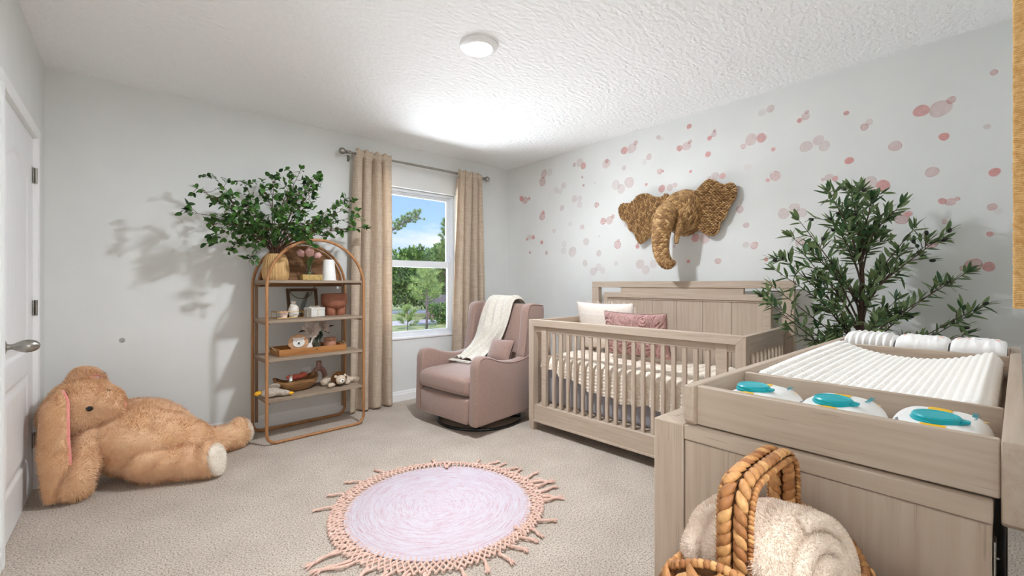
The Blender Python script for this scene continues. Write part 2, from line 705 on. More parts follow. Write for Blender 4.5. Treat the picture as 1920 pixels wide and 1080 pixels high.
# ------------------------------------------------------------------ watercolour dots painted on the right wall: (y, z, radius, strength)
DOTS = [
    (-0.253, 2.219, 0.0351, 0.80), (-0.319, 2.187, 0.0443, 0.50), (-0.383, 2.197, 0.0219, 0.60), (-0.630, 2.445, 0.0483, 0.40), (-0.722, 2.445, 0.0417, 0.18),
    (-0.609, 2.358, 0.0515, 0.45), (-0.820, 2.227, 0.0352, 0.18), (-0.880, 2.206, 0.0349, 0.15), (-0.930, 2.261, 0.0346, 0.25), (-1.154, 2.463, 0.0445, 0.30),
    (-1.082, 2.455, 0.0225, 0.45), (-1.204, 2.419, 0.0359, 0.70), (-1.190, 2.306, 0.0138, 0.60), (-1.208, 2.217, 0.0138, 0.60), (-1.353, 2.217, 0.0135, 0.25),
    (-1.494, 2.381, 0.0473, 0.35), (-1.501, 2.406, 0.0210, 0.50), (-1.608, 2.152, 0.0463, 0.25), (-1.669, 2.106, 0.0458, 0.30), (-1.758, 2.152, 0.0526, 0.35),
    (-1.702, 2.463, 0.0380, 0.70), (-1.787, 2.466, 0.0473, 0.35), (-1.827, 2.506, 0.0223, 0.50), (-1.699, 2.299, 0.0228, 0.35), (-1.082, 2.095, 0.0366, 0.30),
    (-1.154, 2.090, 0.0306, 0.25), (-1.154, 2.023, 0.0362, 0.20), (-1.376, 1.993, 0.0295, 0.50), (-0.907, 2.022, 0.0318, 0.35), (-0.605, 1.970, 0.0485, 0.50),
    (-0.622, 2.011, 0.0212, 0.60), (-0.788, 1.784, 0.0265, 0.30), (-0.383, 1.745, 0.0376, 0.30), (-0.456, 1.740, 0.0279, 0.70), (-0.347, 1.723, 0.0158, 0.60),
    (-0.596, 1.671, 0.0213, 0.80), (-0.402, 1.566, 0.0156, 0.80), (-0.673, 1.548, 0.0240, 0.50), (-1.026, 1.836, 0.0256, 0.15), (-1.190, 1.789, 0.0276, 0.40),
    (-1.456, 1.819, 0.0344, 0.60), (-1.533, 1.821, 0.0417, 0.40), (-1.573, 1.852, 0.0207, 0.50), (-1.410, 1.674, 0.0107, 0.30), (-1.240, 1.633, 0.0384, 0.30),
    (-0.938, 1.632, 0.0346, 0.15), (-0.930, 1.558, 0.0404, 0.15), (-1.056, 1.539, 0.0537, 0.30), (-1.403, 1.504, 0.0320, 0.30), (-1.226, 1.412, 0.0330, 0.30),
    (-1.626, 1.575, 0.0410, 0.50), (-1.638, 1.615, 0.0154, 0.50), (-1.608, 1.396, 0.0232, 0.25), (-1.336, 1.324, 0.0432, 0.25), (-1.396, 1.366, 0.0374, 0.20),
    (-1.449, 1.332, 0.0318, 0.20), (-1.722, 1.755, 0.0202, 0.30), (-2.061, 2.498, 0.0213, 0.35), (-2.092, 2.479, 0.0188, 0.12), (-2.344, 2.519, 0.0224, 0.75),
    (-2.515, 2.378, 0.0194, 0.75), (-2.550, 2.402, 0.0236, 0.40), (-2.556, 2.428, 0.0128, 0.50), (-2.257, 2.356, 0.0273, 0.70), (-2.321, 2.359, 0.0382, 0.40),
    (-2.351, 2.390, 0.0179, 0.50), (-1.938, 2.101, 0.0145, 0.70), (-1.966, 2.345, 0.0289, 0.40), (-1.922, 2.308, 0.0267, 0.15), (-2.072, 2.194, 0.0260, 0.50),
    (-2.102, 2.190, 0.0117, 0.60), (-2.502, 2.250, 0.0238, 0.80), (-2.356, 2.139, 0.0134, 0.75), (-2.092, 2.037, 0.0329, 0.70), (-2.168, 2.034, 0.0301, 0.35),
    (-2.218, 2.049, 0.0206, 0.50), (-2.560, 2.063, 0.0321, 0.35), (-2.619, 2.053, 0.0253, 0.70), (-2.513, 2.055, 0.0151, 0.40), (-2.732, 1.933, 0.0206, 0.40),
    (-2.829, 2.288, 0.0443, 0.40), (-2.903, 2.283, 0.0356, 0.70), (-2.775, 2.250, 0.0204, 0.50), (-2.804, 2.087, 0.0263, 0.25), (-2.907, 2.470, 0.0277, 0.18),
    (-2.964, 2.481, 0.0273, 0.35), (-3.148, 2.343, 0.0168, 0.75), (-3.185, 2.361, 0.0259, 0.40), (-3.194, 2.388, 0.0129, 0.50), (-3.415, 2.317, 0.0157, 0.70),
    (-3.188, 2.151, 0.0388, 0.35), (-3.260, 2.178, 0.0327, 0.35), (-3.295, 2.129, 0.0342, 0.30), (-2.982, 2.180, 0.0156, 0.70), (-2.996, 1.983, 0.0368, 0.50),
    (-2.946, 1.961, 0.0157, 0.70), (-3.430, 2.003, 0.0243, 0.85), (-3.319, 1.912, 0.0251, 0.40), (-3.354, 1.899, 0.0177, 0.70), (-3.286, 1.904, 0.0108, 0.50),
    (-4.066, 2.347, 0.0159, 0.55), (-4.041, 2.059, 0.0146, 0.35), (-3.775, 2.225, 0.0364, 0.72), (-3.857, 2.213, 0.0494, 0.40), (-3.902, 2.249, 0.0213, 0.50),
    (-3.533, 2.225, 0.0203, 0.35), (-3.508, 2.200, 0.0221, 0.50), (-3.872, 2.047, 0.0230, 0.85), (-3.658, 2.043, 0.0327, 0.45), (-3.822, 1.853, 0.0312, 0.45),
    (-4.068, 1.805, 0.0231, 0.85), (-3.533, 1.836, 0.0440, 0.35), (-3.600, 1.810, 0.0365, 0.75), (-3.865, 1.677, 0.0185, 0.75), (-3.897, 1.668, 0.0229, 0.50),
    (-3.926, 1.681, 0.0121, 0.60), (-4.059, 1.618, 0.0203, 0.50), (-4.084, 1.594, 0.0187, 0.15), (-3.875, 1.556, 0.0138, 0.45), (-4.051, 1.471, 0.0145, 0.70),
    (-3.686, 1.599, 0.0389, 0.50), (-3.720, 1.621, 0.0177, 0.70), (-3.823, 1.434, 0.0265, 0.60), (-3.989, 1.304, 0.0371, 0.60), (-4.047, 1.293, 0.0262, 0.75),
    (-3.949, 1.286, 0.0150, 0.55), (-2.748, 1.772, 0.0287, 0.45), (-2.796, 1.646, 0.0223, 0.45), (-2.794, 1.496, 0.0244, 0.25), (-2.853, 1.488, 0.0280, 0.50),
    (-2.934, 1.379, 0.0157, 0.80), (-3.049, 1.703, 0.0383, 0.35), (-3.118, 1.736, 0.0339, 0.35), (-3.161, 1.695, 0.0335, 0.30), (-3.151, 1.493, 0.0280, 0.45),
    (-2.397, 1.580, 0.0354, 0.70), (-2.478, 1.570, 0.0435, 0.40), (-1.847, 1.545, 0.0222, 0.70), (-2.210, 1.522, 0.0138, 0.35), (-2.337, 1.388, 0.0157, 0.75),
    (-2.583, 1.381, 0.0255, 0.50), (-1.872, 1.381, 0.0441, 0.30), (-1.933, 1.326, 0.0412, 0.30), (-2.008, 1.377, 0.0382, 0.25),
]


def dot_mat():
    m, nt, p, out = node_mat('watercolour_dots')
    N, L = nt.nodes, nt.links
    uv = N.new('ShaderNodeUVMap')
    uv.uv_map = 'UVMap'
    sx = N.new('ShaderNodeSeparateXYZ')
    L.new(uv.outputs[0], sx.inputs[0])
    at = N.new('ShaderNodeAttribute')
    at.attribute_name = 'tone'
    tc = N.new('ShaderNodeTexCoord')
    n = N.new('ShaderNodeTexNoise')
    n.inputs['Scale'].default_value = 38
    n.inputs['Detail'].default_value = 3
    L.new(tc.outputs['Object'], n.inputs['Vector'])
    # radius: u ; ring at the rim as pigment gathers when it dries
    rr = N.new('ShaderNodeValToRGB')
    e = rr.color_ramp.elements
    e[0].position, e[0].color = 0, (.66, .66, .66, 1)
    e[1].position, e[1].color = 1, (0, 0, 0, 1)
    for ps, vl in ((.8, .68), (.9, .84), (.96, .7)):
        q = e.new(ps)
        q.color = (vl, vl, vl, 1)
    L.new(sx.outputs[0], rr.inputs[0])
    a = N.new('ShaderNodeMath')
    a.operation = 'MULTIPLY'
    L.new(rr.outputs[0], a.inputs[0])
    L.new(at.outputs['Fac'], a.inputs[1])
    k = N.new('ShaderNodeMath')
    k.operation = 'MULTIPLY_ADD'
    k.inputs[1].default_value = .9
    k.inputs[2].default_value = .55
    L.new(n.outputs[0], k.inputs[0])
    b = N.new('ShaderNodeMath')
    b.operation = 'MULTIPLY'
    b.use_clamp = True
    L.new(a.outputs[0], b.inputs[0])
    L.new(k.outputs[0], b.inputs[1])
    cr = N.new('ShaderNodeValToRGB')
    cr.color_ramp.elements[0].color = c(214, 186, 184)
    cr.color_ramp.elements[1].color = c(232, 140, 136)
    L.new(at.outputs['Fac'], cr.inputs[0])
    L.new(cr.outputs[0], p.inputs['Base Color'])
    p.inputs['Roughness'].default_value = .3
    t = N.new('ShaderNodeBsdfTransparent')
    mx = N.new('ShaderNodeMixShader')
    L.new(b.outputs[0], mx.inputs[0])
    L.new(t.outputs[0], mx.inputs[1])
    L.new(p.outputs[0], mx.inputs[2])
    L.new(mx.outputs[0], out.inputs[0])
    return m


def dots():
    vs, fs, uvs, tn = [], [], [], []
    n = 28
    for i, (y, z, r, s) in enumerate(DOTS):
        x = W - .0012 - .00008 * (i % 20)
        b = len(vs)
        vs.append((x, y, z))
        for j in range(n):
            a = 2 * PI * j / n
            k = 1 + .05 * math.sin(2 * a + i) + .03 * math.sin(3 * a + 2 * i)
            vs.append((x, y + r * k * math.cos(a), z + r * k * math.sin(a)))
        for j in range(n):
            fs.append((b, b + 1 + (j + 1) % n, b + 1 + j))
            uvs += [(0, 0), (1, 0), (1, 0)]
            tn.append(s)
    me = bpy.data.meshes.new('watercolour_dots')
    me.from_pydata(vs, [], fs)
    u = me.uv_layers.new(name='UVMap')
    u.data.foreach_set('uv', [q for p in uvs for q in p])
    at = me.attributes.new('tone', 'FLOAT', 'FACE')
    at.data.foreach_set('value', tn)
    me.materials.append(dot_mat())
    o = bpy.data.objects.new('watercolour_dots', me)
    COL.objects.link(o)
    o.parent = wall_right
    o['label'] = 'pink watercolour dots'


dots()
# ------------------------------------------------------------------ whitewashed wood, one per grain direction
WA, WB = c(192, 175, 158), c(180, 161, 143)
WX = wood('whitewash_x', WA, WB, 0)
WY = wood('whitewash_y', WA, WB, 1)
WZ = wood('whitewash_z', WA, WB, 2)

# ------------------------------------------------------------------ crib: local x into the wall, local -y along the front
crib = root('crib', (2.93, -1.55, 0), 'whitewashed wooden crib with slatted front and panelled headboard', 'crib', R(3))
Wc = .86


def rng(s0, s1):
    return -s1, -s0


def post(x0, x1, s0, s1, z1, taper=True):
    mb = MB()
    a, b = rng(s0, s1)
    if taper:
        mb.box(x0, x1, a, b, .085, z1, .003)
        k = .008
        mb.hexa([(x0 + k, a + k, 0), (x1 - k, a + k, 0), (x1 - k, b - k, 0), (x0 + k, b - k, 0),
                 (x0, a, .09), (x1, a, .09), (x1, b, .09), (x0, b, .09)], .002)
    else:
        mb.box(x0, x1, a, b, 0, z1, .003)
    return mb


# mitred front frame: the posts run up into 45 degree joints
def mitre_post(s0, s1, inner):
    mb = MB()
    k = .008
    a, b = rng(s0, s1)
    x0, x1 = -.012, .05
    mb.hexa([(x0 + k, a + k, 0), (x1 - k, a + k, 0), (x1 - k, b - k, 0), (x0 + k, b - k, 0),
             (x0, a, .09), (x1, a, .09), (x1, b, .09), (x0, b, .09)], .002)
    if inner > 0:      # left post, inner edge at larger s (smaller y)
        pf = [(b, .09), (b, .905), (a, .852), (a, .09)]
    else:
        pf = [(b, .09), (b, .852), (a, .905), (a, .09)]
    mb.prism(pf, x0, x1, 'x', .002, 1)
    return mb


mitre_post(-.06, -.006, 1).build('post', WZ, crib)
mitre_post(1.557, 1.612, -1).build('post', WZ, crib)
MB().prism([(.06, .905), (.006, .853), (-1.557, .853), (-1.612, .905)], -.0115, .0495, 'x', .002, 1).build('top_rail', WY, crib)
sr = MB()
sr.box(.012, .038, *rng(-.01, 1.56), .806, .853, .002)
sr.box(.007, .036, *rng(.064, .112), .2, .853, .002).box(.007, .036, *rng(1.44, 1.503), .2, .853, .002)
sr.build('sub_rail', WY, crib)
lr = MB()
lr.box(-.004, .042, *rng(-.006, 1.557), .086, .21, .003).box(-.012, .045, *rng(-.006, 1.557), .072, .088, .002)
lr.build('bottom_rail', WY, crib)
bal = None
for i in range(18):
    s = .184 + i * .0708
    if bal is None:
        bal = MB().box(-.011, .011, -.0135, .0135, -.31, .31, .003).build('baluster', WZ, crib, loc=(.026, -s, .507))
        b = bal
    else:
        b = bal.copy()
        COL.objects.link(b)
    b.parent = crib
    b.location = (.026, -s, .507)
# end panels
for s0, s1 in ((-.05, -.012), (1.567, 1.603)):
    a, b = rng(s0, s1)
    e = MB().box(.05, Wc - .055, a, b, .856, .903, .003)
    e.build('end_top_rail', WX, crib)
    e = MB().box(.05, Wc - .055, a + .008, b - .008, .795, .856, .002).box(.05, Wc - .055, a + .006, b - .006, .085, .21, .002)
    e.box(.05, .095, a + .008, b - .008, .2, .8, .002).box(Wc - .1, Wc - .055, a + .008, b - .008, .2, .8, .002)
    e.build('end_panel', WX, crib)
    for i in range(9):
        q = bal.copy()
        COL.objects.link(q)
        q.parent = crib
        q.rotation_euler.z = R(90)
        q.location = (.135 + i * .073, (a + b) / 2, .507)
# headboard
for s0, s1 in ((-.012, .062), (1.575, 1.65)):
    MB().box(Wc - .055, Wc, *rng(s0, s1), 0, 1.166, .003).build('headboard_post', WZ, crib)
MB().box(Wc - .055, Wc, -1.65, .012, 1.1665, 1.221, .003).build('headboard_top_rail', WY, crib)
hf = MB()
hf.box(Wc - .052, Wc - .008, *rng(.115, 1.508), 1.075, 1.123, .003)
hf.box(Wc - .052, Wc - .008, *rng(.115, .158), .22, 1.08, .003).box(Wc - .052, Wc - .008, *rng(1.465, 1.508), .22, 1.08, .003)
hf.box(Wc - .052, Wc - .008, *rng(.062, 1.575), .10, .24, .003)
hf.box(Wc - .042, Wc - .012, *rng(.158, 1.465), 1.062, 1.075, .002).box(Wc - .042, Wc - .012, *rng(.158, .172), .22, 1.07, .002).box(Wc - .042, Wc - .012, *rng(1.451, 1.465), .22, 1.07, .002)
hf.build('headboard_frame', WY, crib)
MB().box(Wc - .046, Wc - .014, *rng(.295, 1.328), 1.122, 1.168, .002).build('headboard_slat', WY, crib)
pn = MB()
n = 6
for i in range(n):
    s0 = .170 + (1.453 - .170) * i / n
    s1 = .170 + (1.453 - .170) * (i + 1) / n
    pn.box(Wc - .034, Wc - .016, *rng(s0 + .0012, s1 - .0012), .22, 1.066, .0025)
pn.build('headboard_panel', WZ, crib)
MB().box(.05, Wc - .055, *rng(.0, 1.55), .19, .215, .002).build('mattress_support', WX, crib)

M['grey_sheet'] = mk('grey_sheet', c(172, 170, 176), c(158, 156, 162), 8, rough=.8)
mt = MB()
mt.prism(rounded(.68, 1.49, .05, 5), .216, .548, 'z', .03, 3)
mt = mt.build('crib_mattress', M['grey_sheet'], None, loc=(0, 0, 0))


def crib_w(w, s, z):
    a = R(3)
    return V((2.93 + w * math.cos(a) + s * math.sin(a), -1.55 + w * math.sin(a) - s * math.cos(a), z))


mt.location = crib_w(.43, .775, 0)
mt.rotation_euler.z = R(3)
tag(mt, 'crib mattress in a plain grey fitted sheet, under the ivory blanket', 'mattress')

# ruched ivory blanket over the mattress: puffed columns run front to back and down the front
M['ivory_knit'] = mk('ivory_knit', c(240, 230, 216), c(228, 214, 197), 40, rough=.95, bump=.5, bscale=160, bdist=.004, sheen=.2)


def blanket():
    mb = MB()
    ns, nt_ = 340, 190
    top = [(.73, .570), (.5, .578), (.2, .580), (.1, .578), (.072, .567), (.064, .545)]

    def fn(u, v):
        s = .02 + u * 1.50
        hem = .50 - .135 * min(1, max(0, (s - .17) / .55)) ** .7 + .012 * math.sin(s * 21) + .008 * math.sin(s * 47)
        path = top + [(.060, hem)]
        L_ = [0]
        for a, b in zip(path, path[1:]):
            L_.append(L_[-1] + math.hypot(b[0] - a[0], b[1] - a[1]))
        t = v * L_[-1]
        k = 0
        while k < len(L_) - 2 and L_[k + 1] < t:
            k += 1
        f = (t - L_[k]) / (L_[k + 1] - L_[k])
        w = path[k][0] + (path[k + 1][0] - path[k][0]) * f
        z = path[k][1] + (path[k + 1][1] - path[k][1]) * f
        wob = .010 * math.sin(t * 9 + math.floor(s / .066) * 2.1)
        ph = ((s + wob) / .066) % 1
        ridge = abs(math.sin(ph * PI)) ** .6
        row = abs(math.sin(t / .024 * PI + 1.3 * math.sin(math.floor((s + wob) / .066) * 1.7)))
        puff = ridge * (.012 + .007 * row ** .7) + .004 * noise.noise((s * 40, t * 40, 0))
        if w > .09:
            z += puff + .008 * noise.noise((s * 4, w * 5, 3))
        else:
            m = min(1, (.09 - w) / .03)
            w -= puff * m * .9 - .004
            z += puff * (1 - m)
            w = max(w, .048)
        return crib_w(w, s, z)
    mb.grid(fn, ns, nt_)
    return mb


bk_ = blanket().build('knit_blanket', M['ivory_knit'], ang=180, solid=.004)
tag(bk_, 'ivory ruched knit blanket spread over the crib mattress and down its front', 'blanket')


def pillow(w, h, t, disp=None, n=60, pinch=.06):
    """stuffed cover: local x across, z up, y thickness"""
    mb = MB()
    for sgn in (-1, 1):
        def fn(u, v):
            a, b = u * 2 - 1, v * 2 - 1
            e = max(0, (1 - abs(a) ** 2.6)) ** .5 * max(0, (1 - abs(b) ** 2.6)) ** .5
            x = a * w / 2 * (1 - pinch * (1 - b * b) * abs(a) ** 3 * .6)
            z = b * h / 2 * (1 - pinch * (1 - a * a) * abs(b) ** 3)
            y = sgn * (t / 2 * e + .004)
            if disp:
                y += sgn * disp(a, b, u * w, v * h) * min(1, e * 5)
            return (x, y, z)
        k = len(mb.f)
        mb.grid(fn, n, int(n * h / w) + 2)
        if sgn < 0:
            mb.f[k:] = [f[::-1] for f in mb.f[k:]]
    return mb


def place(o, p, rx, rz, ry=0):
    o.location = p
    o.rotation_euler = (rx, ry, rz)
    return o


M['linen_white'] = mk('white_linen', c(240, 231, 222), c(232, 219, 207), 50, rough=.9, bump=.3, bscale=250, bdist=.002, stretch=(1, 1, 3))
M['mauve'] = mk('mauve_chenille', c(186, 148, 142), c(166, 126, 121), 60, rough=.95, bump=.4, bscale=200, bdist=.003, sheen=.3)
pw = root('throw_pillow', crib_w(.60, .185, .605), 'large off white linen pillow with frayed edges in crib corner', 'pillow', R(-87))


def wp_disp(a, b, x, z):
    d = min(abs(x - .09), abs(x - .11), abs(x - .40), abs(z - .33))
    return .002 * math.exp(-(d / .004) ** 2) + .004 * noise.noise((x * 7, z * 7, 2))


place(pw, crib_w(.60, .295, .832), R(-14), R(-87 - 180))
cv = pillow(.57, .43, .13, wp_disp, 70)
cv.build('pillow_cover', M['linen_white'], pw, ang=180)
fr = MB()
for i in range(520):
    t = rnd.random() * 4
    k, f = int(t), (t % 1) * 2 - 1
    p = [(f * .28, .21), (.285, f * .21), (f * .28, -.21), (-.285, f * .21)][k]
    dx, dz = [(0, 1), (1, 0), (0, -1), (-1, 0)][k]
    l = rnd.uniform(.008, .02)
    j = rnd.uniform(-.008, .008)
    q = (p[0] + dx * l + dz * j, rnd.uniform(-.008, .008), p[1] + dz * l + dx * j)
    fr.tube([(p[0] - dx * .01, 0, p[1] - dz * .01), q], [.0016, .0006], 3, cap=False)
fr.build('frayed_edge', M['linen_white'], pw)


def mp_disp(a, b, x, z):
    q = noise.noise((x * 9, z * 9, 5)) * 1.7 + noise.noise((x * 17, z * 17, 1)) * .5
    r_ = abs(math.sin(q * 6.5))
    return .014 * max(0, r_ - .35) ** .7 + .003 * noise.noise((x * 90, z * 90, 3))


pm = pillow(.54, .36, .13, mp_disp, 150, pinch=.09).build('lumbar_pillow', M['mauve'], ang=180)
place(pm, crib_w(.435, .675, .806), R(-13), R(-87 - 180))
tag(pm, 'dusty mauve lumbar pillow with tufted swirls leaning in the crib', 'pillow')
# ------------------------------------------------------------------ swivel glider: local front is -y
M['rose'] = mk('rose_linen', c(156, 128, 117), c(146, 118, 107), 90, rough=.9, bump=.15, bscale=260, bdist=.0015, sheen=.5)
chair = root('glider_chair', (2.797, -.985, 0), 'dusty rose upholstered swivel glider armchair under the window corner', 'armchair', R(-83.7))
rg_ = MB()
for rr, z in ((.372, .012),):
    rg_.tube([(rr * math.cos(2 * PI * i / 64), -.01 + rr * math.sin(2 * PI * i / 64), z) for i in range(64)], .0125, 8, closed=True)
for a in (45, 135, 225, 315):
    rg_.tube([(.37 * math.cos(R(a)), -.01 + .37 * math.sin(R(a)), .012), (.10 * math.cos(R(a)), -.01 + .10 * math.sin(R(a)), .016)], .015, 8, flat=.6)
rg_.lathe([(0, .008), (.12, .008), (.12, .03), (.06, .035), (.05, .10), (0, .10)], 24, (0, -.01, 0))
rg_.build('swivel_base', M['black'], chair)


def smooth_prism(poly, x0, x1, bev, name, sub=True, par=chair, mat=None, seg=4):
    """side profile (y, z) pulled across x with soft rolled edges"""
    mb = MB().prism(poly, x0, x1, 'x', bev, seg)
    return mb.build(name, mat or M['rose'], par, ang=60)


arm_top = spline([(-.415, .50), (-.412, .56), (-.39, .605), (-.345, .628), (-.27, .618), (-.16, .580), (-.02, .556), (.10, .560), (.2, .585), (.28, .625)], 6)
armp = [(-.425, .085)] + [(p.x, p.y) for p in [V((q[0], q[1])) for q in arm_top]] + [(.40, .66), (.42, .1)]
for sg in (-1, 1):
    x0, x1 = (.305, .402) if sg > 0 else (-.402, -.305)
    a = smooth_prism(armp, x0, x1, .026, 'arm')
    w = MB().tube([(sg * .4, p[0], p[1] - .012) for p in arm_top[14:]], .003, 6)
    w.build('piping', M['rose'], a)
MB().box(-.315, .315, -.405, .40, .09, .30, .018, 3).build('seat_base', M['rose'], chair, ang=60)
MB().box(-.303, .303, -.437, -.38, .092, .292, .02, 3).build('front_panel', M['rose'], chair, ang=60)


def cushion():
    mb = MB()

    def fn(u, v):
        # closed rounded section swept across x
        a = u * 2 * PI
        ca, sa = math.cos(a), math.sin(a)
        y = -.09 + .355 * math.copysign(abs(ca) ** .35, ca)
        z = .383 + .083 * math.copysign(abs(sa) ** .45, sa)
        b = v * 2 - 1
        e = max(0.0, 1 - abs(b) ** 14) ** .35
        x = b * .3075
        yy = -.09 + (y + .09) * (.93 + .07 * e)
        zz = .383 + (z - .383) * (.80 + .20 * e)
        if sa > 0:
            zz += .022 * (1 - b * b) * (1 - ((y + .09) / .36) ** 2)
        if ca < -.6:
            yy -= .012 * (1 - b * b)
        return (x, yy, zz)
    mb.grid(fn, 72, 48, cu=True)
    for j in (0, 47):
        mb.add([mb.v[i * 48 + j] for i in range(72)], [tuple(range(72))])
    mb.f = [f[::-1] for f in mb.f]
    return mb


cu = cushion()
cu.build('seat_cushion', M['rose'], chair, ang=60)
backp = [(p[0], p[1]) for p in spline([(.155, .40), (.20, .60), (.262, .82), (.315, .985), (.345, 1.012), (.385, 1.012), (.41, .985), (.42, .8), (.42, .12)], 5)] + [(.2, .12)]
MB().prism(backp, -.315, .315, 'x', .03, 4).build('backrest', M['rose'], chair, ang=60)
wing = [(p[0], p[1]) for p in spline([(.14, .58), (.165, .70), (.185, .84), (.195, .95), (.215, 1.0), (.26, 1.022), (.34, 1.024), (.415, 1.01)], 5)] + [(.432, .98), (.432, .12), (.25, .12)]
for sg in (-1, 1):
    x0, x1 = (.30, .392) if sg > 0 else (-.392, -.30)
    o = smooth_prism(wing, x0, x1, .022, 'wing')
    MB().tube(spline([(sg * .392, .145, .58), (sg * .392, .19, .84), (sg * .392, .2, .95), (sg * .392, .222, .998), (sg * .392, .262, 1.016), (sg * .392, .41, 1.004)], 6), .003, 6).build('piping', M['rose'], o)
lp = pillow(.262, .21, .10, None, 40).build('lumbar_cushion', M['rose'], ang=180)
ch_M = Matrix.Translation((2.797, -.985, 0)) @ Matrix.Rotation(R(-83.7), 4, 'Z')
lp.location = ch_M @ V((.164, .088, .606))
lp.rotation_euler = (R(-24), 0, R(-83.7))
tag(lp, 'small dusty rose back cushion half covered by the throw on the armchair', 'cushion')

# throw blanket
M['throw'] = mk('oat_linen', c(220, 214, 203), c(204, 197, 186), 70, rough=.92, bump=.4, bscale=220, bdist=.002, lo=.4, hi=.6, stretch=(1, 1, 2))


def throw():
    mb = MB()
    path = spline([(.465, .74), (.458, .95), (.43, 1.018), (.38, 1.044), (.32, 1.035), (.285, .975), (.235, .82), (.185, .68), (.125, .60), (.06, .555), (.005, .515), (-.03, .497), (-.08, .494)], 10)
    L_ = [0]
    for a, b in zip(path, path[1:]):
        L_.append(L_[-1] + (b - a).length)

    def at(t):
        t *= L_[-1]
        k = 0
        while k < len(L_) - 2 and L_[k + 1] < t:
            k += 1
        f = (t - L_[k]) / (L_[k + 1] - L_[k])
        p = path[k].lerp(path[k + 1], f)
        d = (path[k + 1] - path[k]).normalized()
        return p, V((d.y, -d.x))

    def fn(u, v):
        p, nrm = at(v)
        cx = -.02 - .118 * max(0, v - .28) / .72
        wd = .36 - .03 * math.sin(v * 5) - .14 * max(0, v - .5)
        b = u - .5
        x = cx + b * wd + .012 * math.sin(v * 9 + u * 3)
        ph = u * 10 + 2.4 * v + 1.2 * noise.noise((u * 3, v * 4, 1))
        f = .027 * abs(math.sin(ph * 1.15)) ** 1.6 + .006 * math.sin(ph * 2.3 + v * 7) + .008 * noise.noise((u * 6, v * 9, 4))
        e = min(1, (.5 - abs(b)) * 12)
        k = .008 + (.012 + max(0, f)) * (.35 + .65 * e)
        q = off(nrm, k)
        return (x, p.x + q.x, p.y + q.y)

    def off(nrm, k):
        return nrm * k
    mb.grid(fn, 80, 110)
    return mb


tb = throw()
tb.M = Matrix.Identity(4)
tb.v = [tuple(ch_M @ V(p)) for p in tb.v]
tho = tb.build('throw_blanket', M['throw'], ang=180, solid=.005)
tag(tho, 'crumpled oatmeal linen throw draped over the back of the rose armchair', 'throw blanket')
fr = MB()
for i in range(46):
    u = i / 45
    x = -.165 + (u - .5) * .29
    p = ch_M @ V((x, -.078, .508))
    q = ch_M @ V((x + rnd.uniform(-.006, .006), -.12 - rnd.uniform(0, .015), .4985))
    fr.tube([p, p.lerp(q, .5) + V((0, 0, .003)), q], .0018, 4)
fr.build('fringe', M['throw'], tho)
# ------------------------------------------------------------------ dresser against the near wall
dr = root('dresser', (1.353, -3.587, 0), 'whitewashed wooden dresser with framed end panel below the changing tray', 'dresser')
DL, DD, DH = 1.46, .54, .885          # length, depth, height ; local y runs 0 .. -DD
cs = MB()
cs.box(0, .05, -.072, 0, 0, DH, .0025)
cs.build('corner_post', WZ, dr)
MB().box(DL - .05, DL, -.072, 0, 0, DH, .0025).build('corner_post', WZ, dr)
for z0, z1 in ((.853, DH), (.04, .09)):
    MB().box(.001, .05, -DD, -.0735, z0, z1, .002).build('end_rail', WY, dr)
MB().box(.0035, .04, -DD + .001, -.0745, .09, .8515, .002).build('end_panel', WZ, dr)
MB().box(.04, DL - .05, -DD, -.03, .86, DH - .0005, .0015).box(.0495, DL - .05, -.031, -.0, .845, DH - .0005, .001).build('top_panel', WX, dr)
MB().box(DL - .03, DL - .001, -DD, -.0735, .04, DH - .0015, .002).build('far_end_panel', WZ, dr)
M['raw'] = wood('raw_board', c(92, 76, 60), c(66, 53, 42), 2)
MB().box(.05, DL - .04, -DD + .004, -DD + .014, .04, .858, .001).build('back_panel', M['raw'], dr)
bkt = MB()
for z in (.80, .72):
    bkt.box(.006, .034, -DD - .003, -DD, z - .028, z + .028, .001)
    bkt.lathe([(.004, 0), (.003, .002), (0, .002)], 8, (.02, -DD - .003, z))
bkt.build('bracket', M['nickel'], dr)
MB().box(.05, DL - .05, -.03, -.006, .08, .842, .003).build('front_panel', WX, dr)

# ------------------------------------------------------------------ changing tray on top
ct = root('changing_tray', (1.353, -3.66, DH + .0012), 'whitewashed open changing tray with dividers sitting on the dresser', 'changing tray')
TL, TD, TH = 1.45, .474, .088
fb = MB().prism([(.0, .012), (.012, .0), (TL - .012, 0), (TL, .012), (TL, TH), (0, TH)], -.023, .0, 'y', .0022, 1)
fb.build('front_board', WX, ct)
MB().box(.016, .036, -TD + .0, -.0225, .0015, TH - .001, .0022).build('near_board', WY, ct)
MB().prism([(.008, -.028), (.018, -.036), (TL - .01, -.036), (TL, -.026), (TL, TH + .001), (.008, TH + .001)], -TD - .0245, -TD - .0005, 'y', .0035, 2).build('back_board', WX, ct)
MB().box(TL - .04, TL - .02, -TD, -.0225, .0015, TH - .001, .002).build('far_board', WY, ct)
MB().box(.275, .291, -TD, -.0225, .0085, TH - .004, .002).build('divider', WY, ct)
MB().box(1.135, 1.151, -TD, -.0225, .0085, TH - .002, .002).build('divider', WY, ct)
MB().box(.036, TL - .04, -TD, -.0225, .0015, .008, 0).build('tray_floor', WX, ct)

# contoured pad under a dimpled cover
M['minky'] = mk('minky_white', c(246, 244, 240), None, rough=.95, sheen=.4, bump=.25, bscale=400, bdist=.001)


